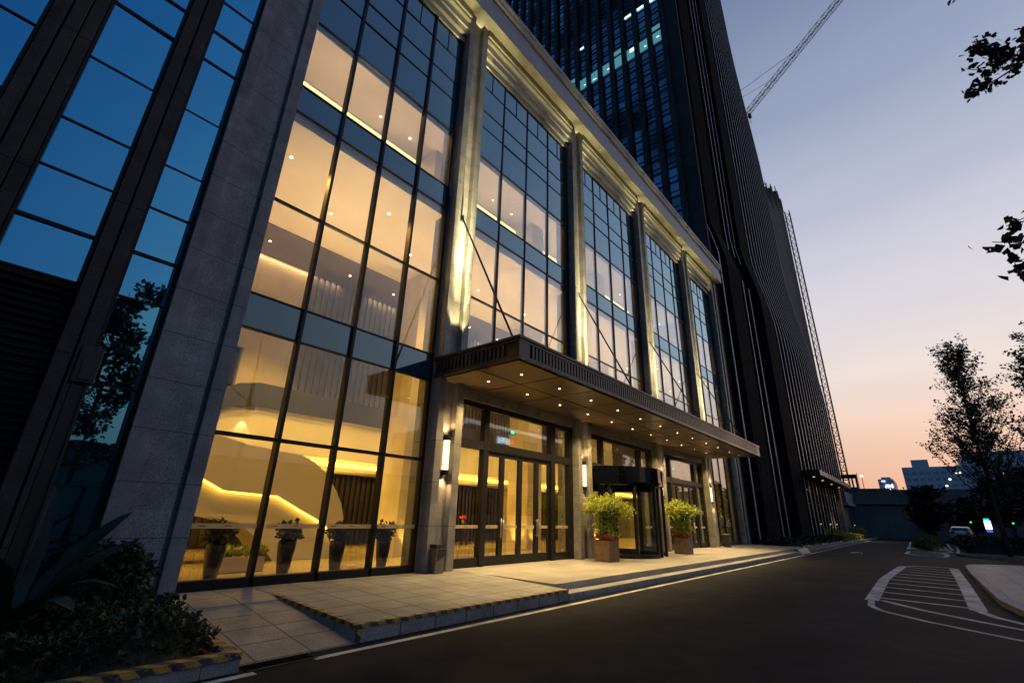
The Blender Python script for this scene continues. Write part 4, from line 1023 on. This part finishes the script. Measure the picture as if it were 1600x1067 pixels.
twig([(6.0,-1.70,6.2),(6.0,-1.55,6.35),(6,-1.44,6.62)],.012,110,.062,.05)
twig([(6.0,-1.72,6.1),(6.0,-1.5,6.02),(6,-1.24,5.97)],.012,85,.055,.04)
twig([(8.0,-4.2,5.0),(6.5,-2.0,4.1),(6.05,-1.45,4.05)],.025,20)
twig([(6.05,-1.45,4.05),(6,-1.25,4.1),(6,-1.02,4.2)],.01,60,.078,.05)
twig([(6.1,-1.5,4.3),(6,-1.32,4.38),(6,-1.15,4.33)],.008,28,.075,.035)
twig([(6.1,-1.5,3.8),(6,-1.28,3.8),(6,-1.1,3.82)],.008,40,.078,.045)
twig([(6.0,-1.6,6.1),(5.98,-1.75,6.3),(5.95,-1.8,6.45)],.006,22,.07,.03)
twig([(6.0,-1.6,6.12),(6,-1.42,6.2),(6,-1.32,6.3)],.006,20,.06,.03)
twig([(6.05,-1.45,4.05),(6,-1.3,3.95),(6,-1.15,3.95)],.006,14,.085,.03)
twig([(8,-4.2,7.4),(6.4,-1.9,7.55),(6,-1.3,7.5)],.02,22,.07,.04)
tk.build('trunk',M['bark'],gk,smooth=True); lf.build('crown',M['darkleaf'],gk)

# ------------------------------------------------------------------ car, screen, lamp post and small things
def car(x,y,z,rot,lab):
    C_=empty('parked_car',(x,y,z),lab,'car'); ROOT[C_.name]=Vector((0,0,0))
    L_,W_=4.3,1.8
    side=[(-2.1,.35),(-2.15,.65),(-2.05,.95),(-1.75,1.02),(-1.45,1.32),(-.9,1.46),(.1,1.46),(.75,1.2),(1.15,.98),(1.95,.82),(2.12,.6),(2.1,.32)]
    mb=MB(); rings=[]
    for yy,sc_ in((-.9,.94),(-.78,1),(0,1.02),(.78,1),(.9,.94)):
        n=len(mb.v)
        for px,pz in side:
            in_=.12 if pz>1.0 and abs(yy)>.8 else 0
            mb.v.append((px*(sc_ if pz<1.05 else sc_*.99),yy*(.86 if pz>1.05 else 1),.3+(pz-.3)*(sc_ if pz>.4 else 1)))
        rings.append(n)
    m_=len(side)
    for a,b in zip(rings,rings[1:]):
        for k in range(m_): mb.f.append((a+k,a+(k+1)%m_,b+(k+1)%m_,b+k))
    mb.f.append(tuple(rings[0]+k for k in range(m_))[::-1]); mb.f.append(tuple(rings[-1]+k for k in range(m_)))
    bd=mb.build('body',M['carpaint'],C_,smooth=False,bevel=.03)
    MB().quad((-1.79,-.66,1.06),(-1.79,.66,1.06),(-1.47,.58,1.36),(-1.47,-.58,1.36)).build('rear_window',M['ceramic'],C_)
    mb=MB()
    for s in(-1,1): mb.quad((-1.2,s*.80,1.08),(.6,s*.80,1.08),(.1,s*.785,1.38),(-1.0,s*.785,1.38))
    mb.build('side_window',M['ceramic'],C_)
    for s in(-1,1): MB().box(-2.17,-2.0,s*.6-.16,s*.6+.16,.82,.98).build('tail_light',M['taill'],C_)
    MB().box(-2.19,-2.15,-.26,.26,.55,.68).build('number_plate',M['ceramic'],C_)
    for wx in(-1.3,1.3):
        for s in(-1,1):
            wh=MB(); 
            for rr_,mm_,nm in((.32,'black','wheel'),(.2,'steel','wheel_rim')):
                t=MB().tube([(wx,s*(.72 if nm=='wheel' else .86),.32),(wx,s*(.9 if nm=='wheel' else .915),.32)],rr_,18).build(nm,M[mm_],C_)
    C_.rotation_euler.z=rot; return C_
M['carpaint']=mat('car_paint',(.62,.63,.66),(.66,.67,.7),1,.25,coat=.6); M['taill']=mat('tail_light',(.25,.02,.02),(.3,.03,.03),3,.3)
car(73,-2.3,.3,R(-6),'white hatchback seen from behind in the dark parking area')
sn=empty('lit_screen',(70,-4.3,.3),'small bright white and blue lit advertising screen on a post in the parking area','sign')
MB().box(70,70.15,-4.62,-4.02,1.2,2.75).build('case',M['frame'],sn)
MB().box(69.96,69.99,-4.57,-4.07,1.6,2.4).build('screen',emit('white_screen',(.75,.85,1),2.5),sn)
MB().box(69.96,69.99,-4.5,-4.1,2.42,2.6).build('header',emit('teal_screen',(0,.7,.6),2.5),sn); MB().box(69.96,69.99,-4.53,-4.1,1.3,1.58).build('footer',emit('blue_screen',(.1,.15,.6),1),sn)
MB().tube([(70.07,-4.35,.3),(70.07,-4.35,1.2)],.06,8).build('post',M['frame'],sn)
for i,(y,t) in enumerate(((-3.0,'left of'),(-6.0,'right of'))):
    o=empty('signal_light',(68,y,.3),f'tiny green signal light on a post {t} the lit screen','signal light')
    MB().tube([(68,y,.3),(68,y,2.1)],.04,6).build('post',M['frame'],o); MB().lathe(68,y,[(0,2.1),(.07,2.15),(.07,2.25),(0,2.3)],10).build('lamp',M['green'],o)
bs=empty('yellow_box',(60.5,-1.9,.16),'small yellow-topped box at the hedge end by the mound','box')
MB().box(60.4,61.0,-2.5,-1.5,.3,1.0).build('body',M['frame'],bs); MB().box(60.35,61.05,-2.55,-1.45,1.001,1.12).build('lid',M['yellowleaf'],bs)
# dark lamp post in the corner bed
lp=empty('lamp_post',(.7,7.2,.12),'dark square lamp post with a slotted head in the corner bed by the stone wing','lamp post')
MB().box(.63,.655,7.14,7.26,.12,3.1).box(.755,.78,7.14,7.26,.12,3.1).build('post',M['frame2'] if 'frame2' in M else M['bronze'],lp)
MB().box(.656,.754,7.17,7.23,.12,2.75).build('infill',M['black'],lp); MB().box(.6,.81,7.1,7.3,2.82,3.26).build('lamp_head',M['bronze'],lp,bevel=.01)
MB().box(.655,.755,7.085,7.099,2.86,3.1).build('lamp_slot',M['black'],lp)
# path bollards by the tower
b0=None
for k,(x,y) in enumerate(((52,6.9),(56,8.2),(67,8.3),(73,7.2))):
    if b0 is None:
        b0=empty('bollard_light',(x,y,.12),'x','bollard light','bollard lights along the tower foot')
        MB().tube([(x,y,.12),(x,y,1.75)],.05,8).build('post',M['bronze'],b0); MB().lathe(x,y,[(0,1.55),(.05,1.56),(.05,1.62),(0,1.63)],10).build('lamp_head',M['dimglow'],b0); d=b0
    else: d=copy_tree(b0,None,(x,y,.12))
    d['label']=f"slim bollard light in the tower bed, {['nearest the hotel','second from the hotel','third from the hotel','nearest the gatehouse'][k]}"
# low wall and dark building across the road (reflected in the glass)
oc=empty('commercial_building',(44,-23,0),'building across the road whose lit sign shows reflected above the entrance doors','building')
MB().box(34.5,60,-30,-17,0,10.6).build('wall',M['city'],oc)
for k in range(6):
    for z in(1.5,5.0,8.3):
        if not(k==1 and z>8): MB().box(35.5+4*k,38.3+4*k,-16.99,-16.93,z,z+(1.6 if z>8 else 2.2)).build('window',M['black'],oc)
sgm=emit('white_sign',(.8,.88,1),3); rg=random.Random(8); mb=MB()
for k in range(3):
    x=38.9+k*.72
    for (a_,b_,c_,d_3) in((0,.7,0,.1),(0,.7,.8,.9),(0,.09,0,.9),(.61,.7,0,.9),(.2,.5,.4,.48),(.31,.39,.1,.8)):
        if rg.random()<.8: mb.box(x+a_*.8,x+b_*.8,-16.9,-16.85,9.1+c_*.75,9.1+d_3*.75)
mb.build('sign_characters',sgm,oc)
MB().box(41.2,41.7,-16.9,-16.85,9.25,9.75).build('sign_logo',emit('red_sign',(1,.08,.05),1.8),oc)
ob=empty('boundary_wall',(10,-17,0),'dark low building across the road, seen only as a reflection in the glass','building')
MB().box(-30,34,-22,-17,0,4.3).build('wall',M['concrete'],ob); MB().box(-30.2,34.2,-22.2,-16.8,4.3,4.5).build('roof',M['frame'],ob)
# ------------------------------------------------------------------ render settings
sc.view_settings.view_transform='Standard'; sc.view_settings.look='None'; sc.view_settings.gamma=1; sc.view_settings.exposure=0
sc.cycles.max_bounces=7; sc.cycles.diffuse_bounces=3; sc.cycles.glossy_bounces=4; sc.cycles.transparent_max_bounces=16
sc.cycles.sample_clamp_indirect=4; sc.cycles.sample_clamp_direct=0
